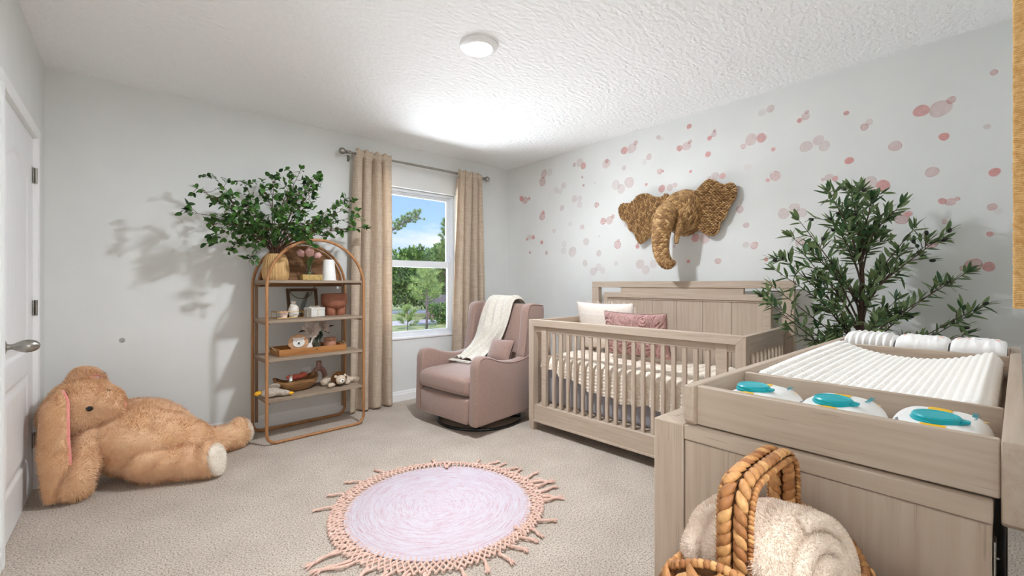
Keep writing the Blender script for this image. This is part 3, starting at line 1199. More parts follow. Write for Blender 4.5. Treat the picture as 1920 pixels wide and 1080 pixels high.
def pad():
    mb = MB()
    x0, x1, y0, y1 = 1.662, 2.470, -4.116, -3.694

    def hgt(x, y):
        b = (y - (y0 + y1) / 2) / ((y1 - y0) / 2)
        a = (x - x0) / (x1 - x0)
        base = .942 + .052 * abs(b) ** 2.2 - .014 * (1 - a) ** 2
        ed = max(0, abs(b) - .86) / .14
        base -= .03 * ed ** 2.4
        ex = max(0, abs(2 * a - 1) - .965) / .035
        return base - .025 * ex ** 2.5

    def fn(u, v):
        # wrap: the outer 7 % turns down the sides
        def wrap(t):
            if t < .05:
                return 0, 1 - t / .05
            if t > .95:
                return 1, (t - .95) / .05
            return (t - .05) / .9, 0
        a, da = wrap(u)
        b, db = wrap(v)
        x, y = x0 + a * (x1 - x0), y0 + b * (y1 - y0)
        z = hgt(x, y)
        dn = max(da, db)
        zz = z - (z - .897) * dn
        p = .0165
        d = (abs(math.sin(PI * x / (p * 1.25))) * abs(math.sin(PI * y / p))) ** .8
        bump = .0062 * d
        if dn > 0:
            sx = (-1 if a == 0 else 1) * (da > 0)
            sy = (-1 if b == 0 else 1) * (db > 0)
            q = abs(math.sin(PI * zz / .012)) * abs(math.sin(PI * (x + y) / p))
            return (x + sx * (.004 + .006 * q), y + sy * (.003 + .005 * q), zz)
        return (x, y, zz + bump)
    mb.grid(fn, 400, 220)
    return mb


po = pad().build('changing_pad', M['minky'], ang=180)
tag(po, 'white contoured changing pad with dimpled minky cover in the tray', 'changing pad')

# packs of wipes
M['pack'] = mk('pack_film', c(244, 244, 243), None, rough=.35, bump=.35, bscale=22, bdist=.006)
M['teal'] = mk('teal_plastic', c(20, 170, 182), None, rough=.35)
M['yellow'] = mk('yellow_print', c(240, 188, 20), None, rough=.4)
M['tealprint'] = mk('teal_print', c(40, 150, 165), None, rough=.5)
M['greyprint'] = mk('grey_print', c(130, 130, 138), None, rough=.5)
M['heart'] = mk('gold_print', c(240, 200, 120), None, rough=.5)


def text_mesh(body, size, mat, name, parent, loc, rz, tilt=(0, 0)):
    cu_ = bpy.data.curves.new('t', 'FONT')
    cu_.body = body
    cu_.size = size
    cu_.align_x = 'CENTER'
    cu_.align_y = 'CENTER'
    cu_.extrude = .0002
    o = bpy.data.objects.new('t', cu_)
    COL.objects.link(o)
    dg = bpy.context.evaluated_depsgraph_get()
    me = bpy.data.meshes.new_from_object(o.evaluated_get(dg))
    bpy.data.objects.remove(o)
    me.name = name
    me.materials.clear()
    me.materials.append(mat)
    q = bpy.data.objects.new(name, me)
    COL.objects.link(q)
    q.parent = parent
    q.location = loc
    q.rotation_euler = (tilt[0], tilt[1], rz)
    return q


PW, PL_, PH = .212, .141, .071         # across x, along y, height


def pk_h(x, y):
    a, b = abs(x) / (PW / 2), abs(y) / (PL_ / 2)
    return PH * max(0, 1 - a ** 5) ** .32 * max(0, 1 - b ** 5) ** .42 * (1 - .06 * b * b)


def wipes(loc, label, rz, slump=0):
    r = root('wipes_pack', loc, label, 'wipes', rz, 'packs of baby wipes in the tray')
    mb = MB()

    def top(x, y):
        return pk_h(x, y) * (1 - slump * max(0, y / PL_ * 2) - slump * .5 * max(0, x / PW * 2)) + .0022 * noise.noise((x * 40, y * 40, loc[1] * 9))

    def fn(u, v):
        x, y = (u * 2 - 1) * PW / 2, (v * 2 - 1) * PL_ / 2
        return (x, y, max(.001, top(x, y)))
    mb.grid(fn, 56, 50)
    mb.box(-PW / 2, PW / 2, -PL_ / 2, PL_ / 2, 0, .002, 0)
    # crimped end fins
    for sg in (-1, 1):
        mb.grid(lambda u, v: ((u - .5) * .19, sg * (PL_ / 2 - .003 + v * .005), .018 - .004 * v + .002 * math.sin(u * 40)), 40, 4)
    mb.build('pack', M['pack'], r, ang=180)
    lid = MB()
    n = 40
    out = []
    for i in range(n):
        a = 2 * PI * i / n
        ex, ey = .034 * math.sin(a) - .032, .030 * math.cos(a)
        if ey < 0:
            ex = -.032 + (ex + .032) * (1 - .3 * (ey / .03) ** 4)
            ey *= 1.12
        out.append((ex, ey))
    zt = PH * .99
    lv = [[(-.032 + (x + .032) * k, y * k, zt + h) for x, y in out] for k, h in ((1.1, -.003), (1.1, .0005), (1.04, .0015), (1.02, .0065), (.94, .009), (.80, .009), (.76, .008), (.4, .0086))]
    vs = [p for l in lv for p in l] + [(-.032, 0, zt + .009)]
    fs = []
    for i in range(len(lv) - 1):
        for j in range(n):
            fs.append((i * n + (j + 1) % n, i * n + j, (i + 1) * n + j, (i + 1) * n + (j + 1) % n))
    e = len(vs) - 1
    b = (len(lv) - 1) * n
    for j in range(n):
        fs.append((b + (j + 1) % n, b + j, e))
    lid.add(vs, [f[::-1] for f in fs])
    lid.prism([(-.044, -.032), (-.020, -.032), (-.026, -.043), (-.038, -.043)], zt + .0005, zt + .005, 'z', .001, 1)
    lid.build('lid', M['teal'], r, ang=35)

    def sheet(poly, mat, name):
        m_ = MB()
        n_ = 10
        x0, x1, y0, y1 = poly
        m_.grid(lambda u, v: (x0 + u * (x1 - x0), y0 + v * (y1 - y0) + .002 * math.sin(u * 20),
                              top(x0 + u * (x1 - x0), y0 + v * (y1 - y0)) + .0009), n_, n_)
        m_.build(name, mat, r)
    sheet((.008, .062, -.016, .016), M['yellow'], 'yellow_band')
    sheet((-.096, -.070, -.016, .016), M['yellow'], 'yellow_band')
    sheet((-.012, .012, -.0715, -.066), M['yellow'], 'yellow_flash')
    zt2 = PH * .985 * (1 - slump * .2) + .0025
    text_mesh('Pampers', .0165, M['tealprint'], 'brand_print', r, (.055, -.043, top(.055, -.043) + .0012), 0)
    hb_ = MB()
    hb_.prism([(.0, -.006), (.006, .001), (.004, .005), (0, .003), (-.004, .005), (-.006, .001)], 0, .0003, 'z')
    hb_.build('heart_print', M['heart'], r, loc=(.062, -.056, top(.062, -.056) + .001))
    text_mesh('sensitive', .011, M['greyprint'], 'small_print', r, (-.055, .048, top(-.055, .048) + .0012), 0)
    return r


TZ = DH + .0100
wipes((1.508, -3.760, TZ), 'wipes pack with teal lid, farthest of three and slumped at its end', R(0), .22)
wipes((1.508, -3.908, TZ), 'middle wipes pack with teal lid between the two others in the tray', R(0), .05)
wipes((1.508, -4.056, TZ), 'wipes pack with teal lid nearest the tray back board', R(0), .0)

# nappies beyond the pad
M['nappy'] = mk('nappy_white', c(245, 244, 243), None, rough=.9, bump=.3, bscale=120, bdist=.002)
M['coral'] = mk('coral_print', c(242, 176, 150), None, rough=.7)
M['blueprint'] = mk('blue_print', c(150, 165, 200), None, rough=.7)


def nappy(loc, rz, w, l, label, ruffle=0, prints=True):
    r = root('folded_diaper', loc, label, 'diaper', rz, 'folded diapers behind the changing pad')
    mb = MB()

    def fn(u, v):
        a = u * 2 * PI
        ca, sa = math.cos(a), math.sin(a)
        b = v * 2 - 1
        e = max(0, 1 - abs(b) ** 6) ** .4
        k = 1 + ruffle * .35 * math.sin(v * 46 + 2 * sa)
        x = w / 2 * math.copysign(abs(ca) ** .6, ca) * (.9 + .1 * e) * k
        z = .062 + .052 * math.copysign(abs(sa) ** .7, sa) * (.55 + .45 * e) * k + .004 * noise.noise((x * 30, b * 6, loc[1] * 7))
        return (x, b * l / 2, z)
    mb.grid(fn, 40, 90, cu=True)
    mb.build('padding', M['nappy'], r, ang=180)
    if prints:
        k = 0
        for y in (-.06, -.03, .0, .035, .06):
            for x in (-.055, -.02):
                k += 1
                m_ = MB()
                m_.grid(lambda u, v: (x + .016 * (u - .5), y * l / .18 + .012 * (v - .5) + .004 * math.sin(u * 9), .1155 - 6.5 * (x + .016 * (u - .5)) ** 2), 6, 5)
                m_.build('printed_motif', M['coral'] if k % 3 else M['blueprint'], r)
    return r


nappy((2.64, -3.772, TZ), R(0), .17, .15, 'ruffled white diaper at the far left behind the changing pad', .16, False)
nappy((2.64, -3.922, TZ), R(0), .19, .14, 'folded printed diaper in the middle of the row behind the pad')
nappy((2.64, -4.062, TZ), R(0), .19, .132, 'folded printed diaper beside the tray back board behind the pad')
# ------------------------------------------------------------------ arched shelf
RX, RY, RA = 1.545, -.305, R(3.5)
RMx = Matrix.Translation((RX, RY, 0)) @ Matrix.Rotation(RA, 4, 'Z')
rack = root('arched_shelf', (RX, RY, 0), 'arched etagere of bent tan wood with four grey brown shelves', 'shelf', RA)
M['bent'] = wood('bent_wood', c(176, 128, 86), c(150, 103, 66), 2, rough=.45)
M['arch'] = wood('arch_board', c(140, 100, 66), c(112, 77, 48), 0, rough=.5)
M['shelf'] = wood('shelf_board', c(158, 140, 121), c(134, 117, 100), 0, rough=.6)
M['post'] = wood('rear_post', c(140, 112, 88), c(118, 92, 70), 2, rough=.5)


def arch_path(hw, zc, rc, z0):
    pts = [(-hw, zc)]
    z = zc
    while z > z0 + rc + .15:
        z -= .15
        pts.append((-hw, z))
    for i in range(9):
        a = R(180 + 90 * i / 8)
        pts.append((-hw + rc + rc * math.cos(a), z0 + rc + rc * math.sin(a)))
    for i in range(9):
        a = R(270 + 90 * i / 8)
        pts.append((hw - rc + rc * math.cos(a), z0 + rc + rc * math.sin(a)))
    z = z0 + rc
    while z < zc - .15:
        z += .15
        pts.append((hw, z))
    for i in range(33):
        a = PI * i / 33
        pts.append((hw * math.cos(a), zc + hw * math.sin(a)))
    return pts


for y in (-.19, .185):
    mb = MB().tube([(x, y, z) for x, z in arch_path(.376, 1.172, .07, .012)], .0115, 10, closed=True)
    mb.build('bent_frame', M['bent'], rack)
half = [(.345 * math.cos(PI * i / 40), 1.176 + .345 * math.sin(PI * i / 40)) for i in range(41)]
MB().prism(half, .172, .182, 'y', .002, 1).build('arch_board', M['arch'], rack)
MB().tube([(x * .985, .166, 1.18 + (z - 1.176) * .985) for x, z in half], .008, 8).build('arch_rim', M['bent'], rack)
for i, z in enumerate((1.205, .903, .615, .313)):
    MB().box(-.368, .368, -.188, .180, z, z + .022, .0025).build('shelf_board', M['shelf'], rack)
for sx in (-1, 1):
    MB().box(sx * .352 - .011, sx * .352 + .011, .165, .18, .09, 1.204, .002).build('rear_post', M['post'], rack)
for sx in (-1, 1):
    for z in (1.192, .89, .602, .30):
        b = MB().box(sx * .36 - .006, sx * .36 + .006, -.185, .175, z, z + .0125, .001)
        b.build('shelf_bracket', M['post'], rack)
sc_ = MB()
for z in (1.12, .78, .40):
    sc_.lathe([(.006, 0), (.005, .003), (0, .003)], 8, (0, 0, 0))
Z1, Z2, Z3, Z4 = 1.2275, .9255, .6375, .3355


def onrack(x, y, z):
    return RMx @ V((x, y, z))


# --- top shelf
M['ribwood'] = wood('ribbed_wood', c(206, 168, 116), c(184, 144, 94), 2, rough=.6)
vs1 = root('ribbed_vase', (1.283, -.33, Z1), 'ribbed blond wood vase holding leafy branches on the top shelf', 'vase')
pr = [(0, 0), (.084, 0), (.092, .02), (.097, .06), (.096, .10), (.088, .15), (.070, .198), (.062, .206), (.054, .204), (.05, .19), (.05, .10), (0, .10)]
prof = []
for a, b in zip(pr, pr[1:]):
    for k in range(4):
        t = k / 4
        prof.append((a[0] + (b[0] - a[0]) * t, a[1] + (b[1] - a[1]) * t))
prof.append(pr[-1])
MB().lathe(prof, 240, rib=lambda a, z: 1 - .05 * (1 - abs(math.sin(a * 15 + 2 * z)) ** .6)).build('vase_body', M['ribwood'], vs1, ang=180)
M['cork'] = mk('cork_gold', c(202, 172, 110), c(150, 120, 66), 120, rough=.7, bump=.3, bscale=150, bdist=.002)
cb = MB().box(-.078, .078, -.035, .035, 0, .046, .003).build('cork_block', M['cork'], loc=(1.53, -.395, Z1), rz=R(2))
tag(cb, 'flat golden cork block in front of the tulips on the top shelf', 'block')
M['cglass'] = glass_mat('clear_glass', (.93, .96, .95, 1), .12)
M['stem'] = mk('stem_green', c(86, 112, 62), c(60, 84, 44), 40, rough=.6)
tv = root('tulip_vase', (1.548, -.27, Z1), 'clear glass bud vase with pale pink tulips on the top shelf', 'vase of flowers')
MB().lathe([(0, .004), (.040, .004), (.046, .02), (.044, .05), (.028, .085), (.018, .105), (.024, .125), (.0225, .125), (.0165, .106), (.026, .085), (.042, .05), (.044, .02), (.038, .006), (0, .006)], 32).build('glass', M['cglass'], tv)
M['petal'] = mk('tulip_petal', c(238, 202, 194), c(226, 176, 170), 60, rough=.7, trans=.25)
M['petal2'] = mk('peony_petal', c(243, 236, 230), c(236, 222, 212), 60, rough=.75, trans=.25)


def tulip(mb, ctr, d, r):
    d = V(d).normalized()
    q = d.to_track_quat('Z', 'Y').to_matrix()
    for ring in range(2):
        for k in range(3):
            a0 = 2 * PI * k / 3 + ring * PI / 3
            rr = r * (1 - .12 * ring)

            def fn(u, v):
                a = a0 + (u - .5) * 2.3 * (1 - .5 * v ** 2)
                z = -r * .9 + v * r * 2.2
                rad = rr * math.sin(min(1, v * 1.5 + .08) * PI / 2) * (1 - .35 * max(0, v - .55) / .45)
                return V(ctr) + q @ V((rad * math.cos(a), rad * math.sin(a), z))
            mb.grid(fn, 9, 9)


st, pt, lf = MB(), MB(), MB()
for (x, z, y, tx, tz, r) in ((-.066, .215, -.03, -.6, .6, .030), (-.014, .222, -.05, .1, .5, .036), (.062, .205, .0, .8, .5, .028), (.03, .22, .05, .3, 1, .026)):
    e = V((x, y, z))
    st.tube(spline([(x * -.2, 0, .01), (x * .1, y * .1, .11), e - V((tx, y * 3, tz)).normalized() * .04, e], 5), .003, 6)
    tulip(pt, e, (tx, y * 6, tz), r)
for i in range(16):
    a = rnd.random() * 2 * PI
    d = V((math.cos(a) * .5 + .55, math.sin(a) * .4, .8))
    lf.leaf((0, 0, .12), d, (0, 0, 1), rnd.uniform(.07, .13), .009, .2, .25)
st.build('stems', M['stem'], tv)
pt.build('tulip_petals', M['petal'], tv, ang=180)
lf.build('leaves', M['stem'], tv)
wv = root('white_vase', (1.688, -.335, Z1), 'matte white tapering ceramic vase with flat foot on the top shelf', 'vase')
M['matte_white'] = mk('matte_ceramic', c(232, 230, 227), None, rough=.7)
MB().lathe([(0, .0), (.066, 0), (.066, .006), (.056, .0065), (.055, .02), (.0435, .165), (.041, .174), (.036, .1745), (.034, .168), (.034, .06), (0, .06)], 40).build('vase_body', M['matte_white'], wv, ang=35)

# --- second shelf
M['darkwood'] = wood('dark_frame_wood', c(92, 66, 44), c(66, 46, 30), 0, rough=.5)
pf = root('picture_frame', onrack(-.012, .105, Z2 + .004), 'dark wood glass frame with pressed sprig leaning on second shelf', 'picture frame', RA)
pf.rotation_euler = (R(-12), R(0), RA)
frame4(MB(), -.125, .125, 0, .235, .024, -.008, .008, .002).build('frame', M['darkwood'], pf)
MB().box(-.103, .103, -.0015, .0015, .022, .212, 0).build('glass', glass_mat('frame_glass', (.9, .92, .9, 1), .1), pf)
sp = MB()
sp.tube(spline([(-.02, .0045, .03), (.0, .0045, .09), (.03, .0045, .15), (.05, .0045, .20)], 6), .0015, 5)
for i in range(13):
    t = i / 12
    p = V((-.02 + .07 * t, .0045, .035 + .16 * t))
    for s_ in (-1, 1):
        sp.leaf(p, (s_ * .9, 0, .5), (0, -1, 0), .028 - .012 * t, .014, 0, 0)
sp.build('pressed_sprig', mk('dried_sprig', c(96, 92, 74), c(70, 68, 54), 60, rough=.8), pf)
M['bead'] = mk('bead_brown', c(96, 74, 54), None, rough=.5)
bd = MB()
cat_ = spline([(-.118, -.014, .232), (-.07, -.016, .165), (.0, -.016, .145), (.06, -.016, .175), (.085, -.014, .225), (.11, -.012, .245)], 9)
for p in cat_:
    bd.ell(p, (.0042, .0042, .0042), 8, 6)
bd.tube(cat_, .0012, 4)
bd.build('bead_string', M['bead'], pf)
gt = root('wire_tray', onrack(-.165, .030, Z2), 'small brass wire tray on the second shelf', 'tray', RA)
for z in (.003, .05):
    MB().tube([(x, y, z) for x, y in rounded(.21, .12, .012, 3)], .0022, 6, closed=True).build('wire_rim', M['gold'], gt)
MB().prism(rounded(.206, .116, .012, 3), .001, .003, 'z').build('tray_floor', mk('tray_mirror', c(190, 180, 160), None, rough=.15, metal=1), gt)
for x in (-.1, .1):
    MB().tube(spline([(x, -.058, .003), (x, -.062, .05), (x, -.04, .058), (x, .04, .058), (x, .062, .05), (x, .058, .003)], 5), .0022, 6).build('wire_handle', M['gold'], gt)
sv = root('small_vase', onrack(-.116, .036, Z2 + .0038), 'small cream bottle vase with flower ornament in the brass tray', 'vase', RA)
M['cream'] = mk('cream_ceramic', c(230, 222, 212), c(222, 212, 200), 60, rough=.6)
MB().lathe([(0, 0), (.030, 0), (.040, .025), (.041, .055), (.034, .082), (.017, .10), (.0145, .108), (.022, .128), (.019, .128), (.012, .109), (.03, .08), (.036, .05), (0, .01)], 28).build('vase_body', M['cream'], sv)
fl_ = MB()
for k in range(9):
    a = 2 * PI * k / 9
    fl_.ell((-.022 + .008 * math.cos(a), -.024, .095 + .008 * math.sin(a)), (.006, .004, .006), 8, 6)
fl_.tube(spline([(-.022, -.022, .095), (.0, -.028, .085), (.02, -.02, .1)], 6), .0015, 5)
fl_.build('flower_ornament', M['cream'], sv)
vo = root('votive_candle', onrack(-.196, .018, Z2 + .0038), 'blush flower shaped votive holder in the brass tray', 'candle holder', RA)
M['blush'] = mk('blush_ceramic', c(232, 204, 194), None, rough=.5)
MB().lathe([(0, 0), (.024, 0), (.030, .03), (.033, .042), (.028, .04), (.024, .02), (0, .02)], 24).build('holder', M['blush'], vo)
pe = MB()
for ring in range(3):
    for k in range(7):
        a = 2 * PI * k / 7 + ring
        r_ = .034 - .010 * ring
        pe.leaf((.01 * math.cos(a), .01 * math.sin(a), .04), (math.cos(a), math.sin(a), .25 + .5 * ring), (0, 0, 1), r_, .026, -.4, .05)
pe.build('petals', M['blush'], vo)
gb = root('gift_box', (1.588, -.280, Z2), 'small white patterned gift box tied with a cream bow on second shelf', 'box', R(19))
M['giftpaper'] = mk('gift_paper', c(226, 222, 216), c(188, 184, 180), 160, rough=.7, lo=.42, hi=.5)
M['ribbon'] = mk('cream_ribbon', c(214, 204, 186), None, rough=.6)
MB().box(-.064, .064, -.05, .05, 0, .056, .002).build('box_body', M['giftpaper'], gb)
MB().box(-.066, .066, -.052, .052, .056, .076, .002).build('box_lid', M['giftpaper'], gb)
rb = MB().box(-.006, .006, -.0532, .0532, .001, .0775, .0005).box(-.0672, .0672, -.006, .006, .001, .0776, .0005)
for s_ in (-1, 1):
    rb.tube(spline([(0, 0, .079), (s_ * .02, -.006, .092), (s_ * .042, 0, .090), (s_ * .035, .006, .080), (0, 0, .079)], 6), .0035, 6, flat=.4)
    rb.tube(spline([(0, 0, .079), (s_ * .025, -.02, .082), (s_ * .04, -.03, .079)], 5), .003, 5, flat=.4)
rb.build('ribbon_bow', M['ribbon'], gb)
fp = root('footed_pot', (1.780, -.195, Z2), 'terracotta brown bowl pot on chunky round feet, second shelf', 'pot', RA)
M['terra'] = mk('terracotta', c(160, 104, 80), c(148, 92, 70), 20, rough=.55)
pot = MB().lathe([(0, .055), (.05, .054), (.085, .066), (.103, .09), (.108, .12), (.106, .185), (.103, .188), (.099, .185), (.1, .12), (.08, .085), (0, .07)], 48)
pot.build('pot_bowl', M['terra'], fp, ang=50)
for k in range(3):
    a = R(-90 + 60 + 120 * k + 0)
    MB().lathe([(0, 0), (.036, 0), (.042, .01), (.044, .045), (.04, .075), (0, .08)], 28, (.047 * math.cos(a), .047 * math.sin(a), 0)).build('foot', M['terra'], fp)

# --- third shelf
tr = root('wooden_tray', (1.537, -.30, Z3), 'honey wood serving tray with rope handles on the third shelf', 'tray', R(2))
M['honey'] = wood('honey_wood', c(178, 124, 74), c(152, 100, 56), 0, rough=.5)
TW, TDp = .52, .27
b_ = MB().box(-TW / 2, TW / 2, -TDp / 2, TDp / 2, 0, .010, .001)
b_.build('tray_floor', M['honey'], tr)
for y in (-TDp / 2, TDp / 2 - .012):
    MB().box(-TW / 2, TW / 2, y, y + .012, .0105, .052, .001).build('long_side', M['honey'], tr)
M['rope'] = mk('rope', c(176, 148, 112), c(130, 104, 76), 120, rough=.9, bump=.5, bscale=200, bdist=.002)
for s_ in (-1, 1):
    x = s_ * (TW / 2 - .006)
    MB().box(x - .006, x + .006, -TDp / 2 + .0125, TDp / 2 - .0125, .0105, .052, .001).build('short_side', M['honey'], tr)
    pts = spline([(x + s_ * .004, -.07, .036), (x + s_ * .022, -.06, .05), (x + s_ * .026, 0, .062), (x + s_ * .022, .06, .05), (x + s_ * .004, .07, .036)], 8)
    mb = MB()
    for k in range(2):
        mb.tube([p + V((.003 * math.cos(i * .9 + k * PI), 0, .003 * math.sin(i * .9 + k * PI))) for i, p in enumerate(pts)], .004, 6)
    mb.build('rope_handle', M['rope'], tr)
kn = MB().lathe([(.005, -.001), (.004, .001), (0, .001)], 10)
MB().ell((.02, -TDp / 2 - .0006, .032), (.006, .0012, .005), 10, 6).build('knot', mk('knot_dark', c(60, 40, 26), None), tr)
ZT = Z3 + .0105
lion = root('lion_figure', (1.462, -.322, ZT + .005), 'flat wooden lion figure with scalloped tan mane on the tray', 'figurine', R(-4))
mane = []
for i in range(72):
    a = 2 * PI * i / 72
    r_ = .066 * (1 + .085 * abs(math.sin(a * 5)))
    mane.append((-.012 + r_ * 1.1 * math.cos(a), .072 + r_ * math.sin(a) * .92))
M['tanfelt'] = mk('tan_felt', c(208, 166, 128), c(198, 154, 116), 60, rough=.9)
M['paintwhite'] = mk('painted_white', c(236, 233, 228), None, rough=.6)
body = [(p.x, p.y) for p in spline([(-.03, 0), (.06, 0), (.092, .004), (.098, .03), (.092, .055), (.102, .085), (.112, .10), (.13, .108), (.132, .118), (.112, .118), (.096, .105), (.086, .085), (.08, .06), (.05, .058), (0, .05)], 4, True)]
MB().prism([(x, z) for x, z in body], .0, .014, 'y', .003, 2).build('lion_body', M['paintwhite'], lion)
MB().prism(mane, -.016, -.0005, 'y', .003, 2).build('mane', M['tanfelt'], lion)
face = [(-.012 + .045 * math.cos(2 * PI * i / 40), .073 + .040 * math.sin(2 * PI * i / 40)) for i in range(40)]
fc = MB().prism(face, -.022, -.0165, 'y', .002, 1)
for s_ in (-1, 1):
    fc.ell((-.012 + s_ * .034, -.019, .106), (.011, .003, .010), 12, 8)
fc.build('face', M['paintwhite'], lion)
nk = MB().ell((-.012, -.0228, .068), (.010, .002, .007), 12, 6)
for s_ in (-1, 1):
    nk.ell((-.012 + s_ * .016, -.0225, .082), (.0028, .0015, .0035), 8, 6)
    nk.tube(spline([(-.012, -.0226, .062), (-.012 + s_ * .006, -.0226, .053), (-.012 + s_ * .013, -.0226, .057)], 5), .0012, 5)
nk.build('face_print', M['black'], lion)
pv = root('peony_vase', (1.615, -.238, ZT), 'clear glass vase with three white peonies standing in the tray', 'vase of flowers')
MB().lathe([(0, .004), (.046, .004), (.05, .012), (.03, .085), (.0225, .115), (.027, .125), (.025, .125), (.02, .115), (.027, .085), (.046, .014), (0, .008)], 32).build('glass', M['cglass'], pv)


def peony(mb, ctr, d, r, seed):
    rg = random.Random(seed)
    q = V(d).normalized().to_track_quat('Z', 'Y').to_matrix()
    for ring in range(5):
        n_ = 9 - ring
        for k in range(n_):
            a = 2 * PI * k / n_ + ring * .7 + rg.uniform(-.15, .15)
            el = .1 + ring * .32
            dr = q @ V((math.cos(a) * math.cos(el), math.sin(a) * math.cos(el), math.sin(el)))
            mb.leaf(V(ctr) + dr * r * .12, dr, q @ V((0, 0, 1)), r * (1.05 - .12 * ring), r * (.85 - .08 * ring), -.55, -.25, 4)


pp, ps, pl_ = MB(), MB(), MB()
for i, (x, y, z, dx, dy, dz, r) in enumerate(((-.055, -.045, .165, -.35, -.75, .45, .070), (-.008, .02, .182, 0, -.3, .9, .054), (.056, -.01, .182, .6, -.5, .5, .056))):
    peony(pp, (x, y, z), (dx, dy, dz), r, i)
    ps.tube(spline([(-x * .3, 0, .02), (x * .05, 0, .11), (x * .6, y * .5, z - .05), (x, y, z)], 5), .0035, 6)
for p, d in (((-.10, -.05, .165), (-1, -.1, -.05)), ((-.05, -.06, .12), (-.25, -.3, -.9)), ((.095, -.01, .18), (1, 0, .3)), ((.03, -.03, .13), (-.3, -.4, -.8)), ((.02, -.03, .15), (.2, -.5, -.6)), ((.05, -.03, .15), (.7, -.3, -.2)), ((0, -.02, .12), (-.1, -.5, -.8))):
    pl_.leaf(p, d, (0, -.3, 1), .055, .028, .2, .2)
pp.build('peony_petals', M['petal2'], pv, ang=180)
ps.build('stems', M['stem'], pv)
pl_.build('leaves', mk('dark_leaf', c(40, 58, 40), c(28, 42, 28), 60, rough=.5), pv)
cd = root('candle_tumbler', (1.728, -.245, ZT), 'terracotta pink tumbler candle at the right end of the tray', 'candle')
M['pinkclay'] = mk('pink_clay', c(186, 132, 106), c(196, 146, 122), 14, rough=.6)
MB().lathe([(0, 0), (.047, 0), (.051, .004), (.051, .085), (.048, .088), (.0465, .085), (.0465, .07), (0, .07)], 36).build('tumbler', M['pinkclay'], cd, ang=40)
MB().lathe([(.0515, .064), (.0518, .066), (.0515, .068)], 36).build('glaze_line', M['terra'], cd)

# --- bottom shelf
M['greyplush'] = mk('grey_plush', c(186, 174, 160), c(170, 158, 144), 80, rough=.95, bump=.4, bscale=150, bdist=.003)
M['orange'] = mk('orange_felt', c(238, 176, 44), None, rough=.85)
bird = root('bird_plush', (1.240, -.408, Z4), 'floppy grey plush bird with yellow beak and feet on the bottom shelf', 'toy bird', R(-28))
b = MB().ell((0, 0, .035), (.075, .048, .034), 20, 12).ell((.085, -.0, .026), (.045, .03, .024), 16, 10).ell((.045, 0, .032), (.05, .032, .026), 16, 10)
blob(b, .006, 4).build('body', M['greyplush'], bird, ang=180)
MB().ell((.132, 0, .022), (.022, .016, .012), 14, 8).build('beak', M['orange'], bird)
w = MB().ell((-.0, .05, .062), (.05, .012, .03), 14, 8, Matrix.Rotation(R(25), 3, 'X') @ Matrix.Rotation(R(-25), 3, 'Y'))
w.ell((-.01, -.052, .03), (.05, .012, .024), 14, 8)
w.build('wings', M['greyplush'], bird)
for s_ in (-1, 1):
    f = MB().ell((-.098, s_ * .018 + .0, .03), (.022, .012, .014), 12, 8).tube([(-.07, s_ * .015, .032), (-.09, s_ * .018, .03)], .007, 8)
    f.build('foot', M['orange'], bird)
MB().ell((.098, -.024, .036), (.004, .003, .004), 8, 6).ell((.098, .024, .036), (.004, .003, .004), 8, 6).build('eyes', M['black'], bird)

bw = root('wooden_bowl', (1.440, -.300, Z4), 'long hand carved wooden dough bowl on the bottom shelf', 'bowl', R(8))
M['olivewood'] = wood('carved_wood', c(160, 120, 80), c(102, 70, 44), 0, fine=.7, rough=.4)


def bowl():
    mb = MB()

    def rim(a):
        ca, sa = math.cos(a), math.sin(a)
        rx = .175 * math.copysign(abs(ca) ** .85, ca)
        ry = .098 * math.copysign(abs(sa), sa)
        z = .082 + .030 * abs(ca) ** 2.2 + .012 * math.sin(a * 3)
        return rx, ry, z

    def outer(u, v):
        a = u * 2 * PI
        rx, ry, z = rim(a)
        k = math.sin(v * PI / 2) ** .75
        return (rx * (.25 + .75 * k), ry * (.25 + .75 * k), z * (1 - math.cos(v * PI / 2)) ** .8 + .0)

    def inner(u, v):
        a = u * 2 * PI
        rx, ry, z = rim(a)
        k = math.sin((1 - v) * PI / 2) ** .75
        return (rx * (.05 + .86 * k), ry * (.05 + .86 * k), .02 + (z - .02) * (1 - math.cos((1 - v) * PI / 2)) ** .8)
    n_ = 60
    mb.grid(outer, n_, 14, cu=True)
    k = len(mb.v)
    mb.grid(inner, n_, 14, cu=True)
    for i in range(n_):
        j = (i + 1) % n_
        mb.f.append((i * 14 + 13, j * 14 + 13, k + j * 14, k + i * 14))
        mb.mi.append(0)
    mb.f.append(tuple(i * 14 for i in range(n_))[::-1])
    mb.mi.append(0)
    mb.f.append(tuple(k + i * 14 + 13 for i in range(n_)))
    mb.mi.append(0)
    bm = bmesh.new()
    vs = [bm.verts.new(p) for p in mb.v]
    for f in mb.f:
        bm.faces.new([vs[i] for i in f])
    bmesh.ops.recalc_face_normals(bm, faces=bm.faces[:])
    o = MB()
    o.bm(bm)
    return o


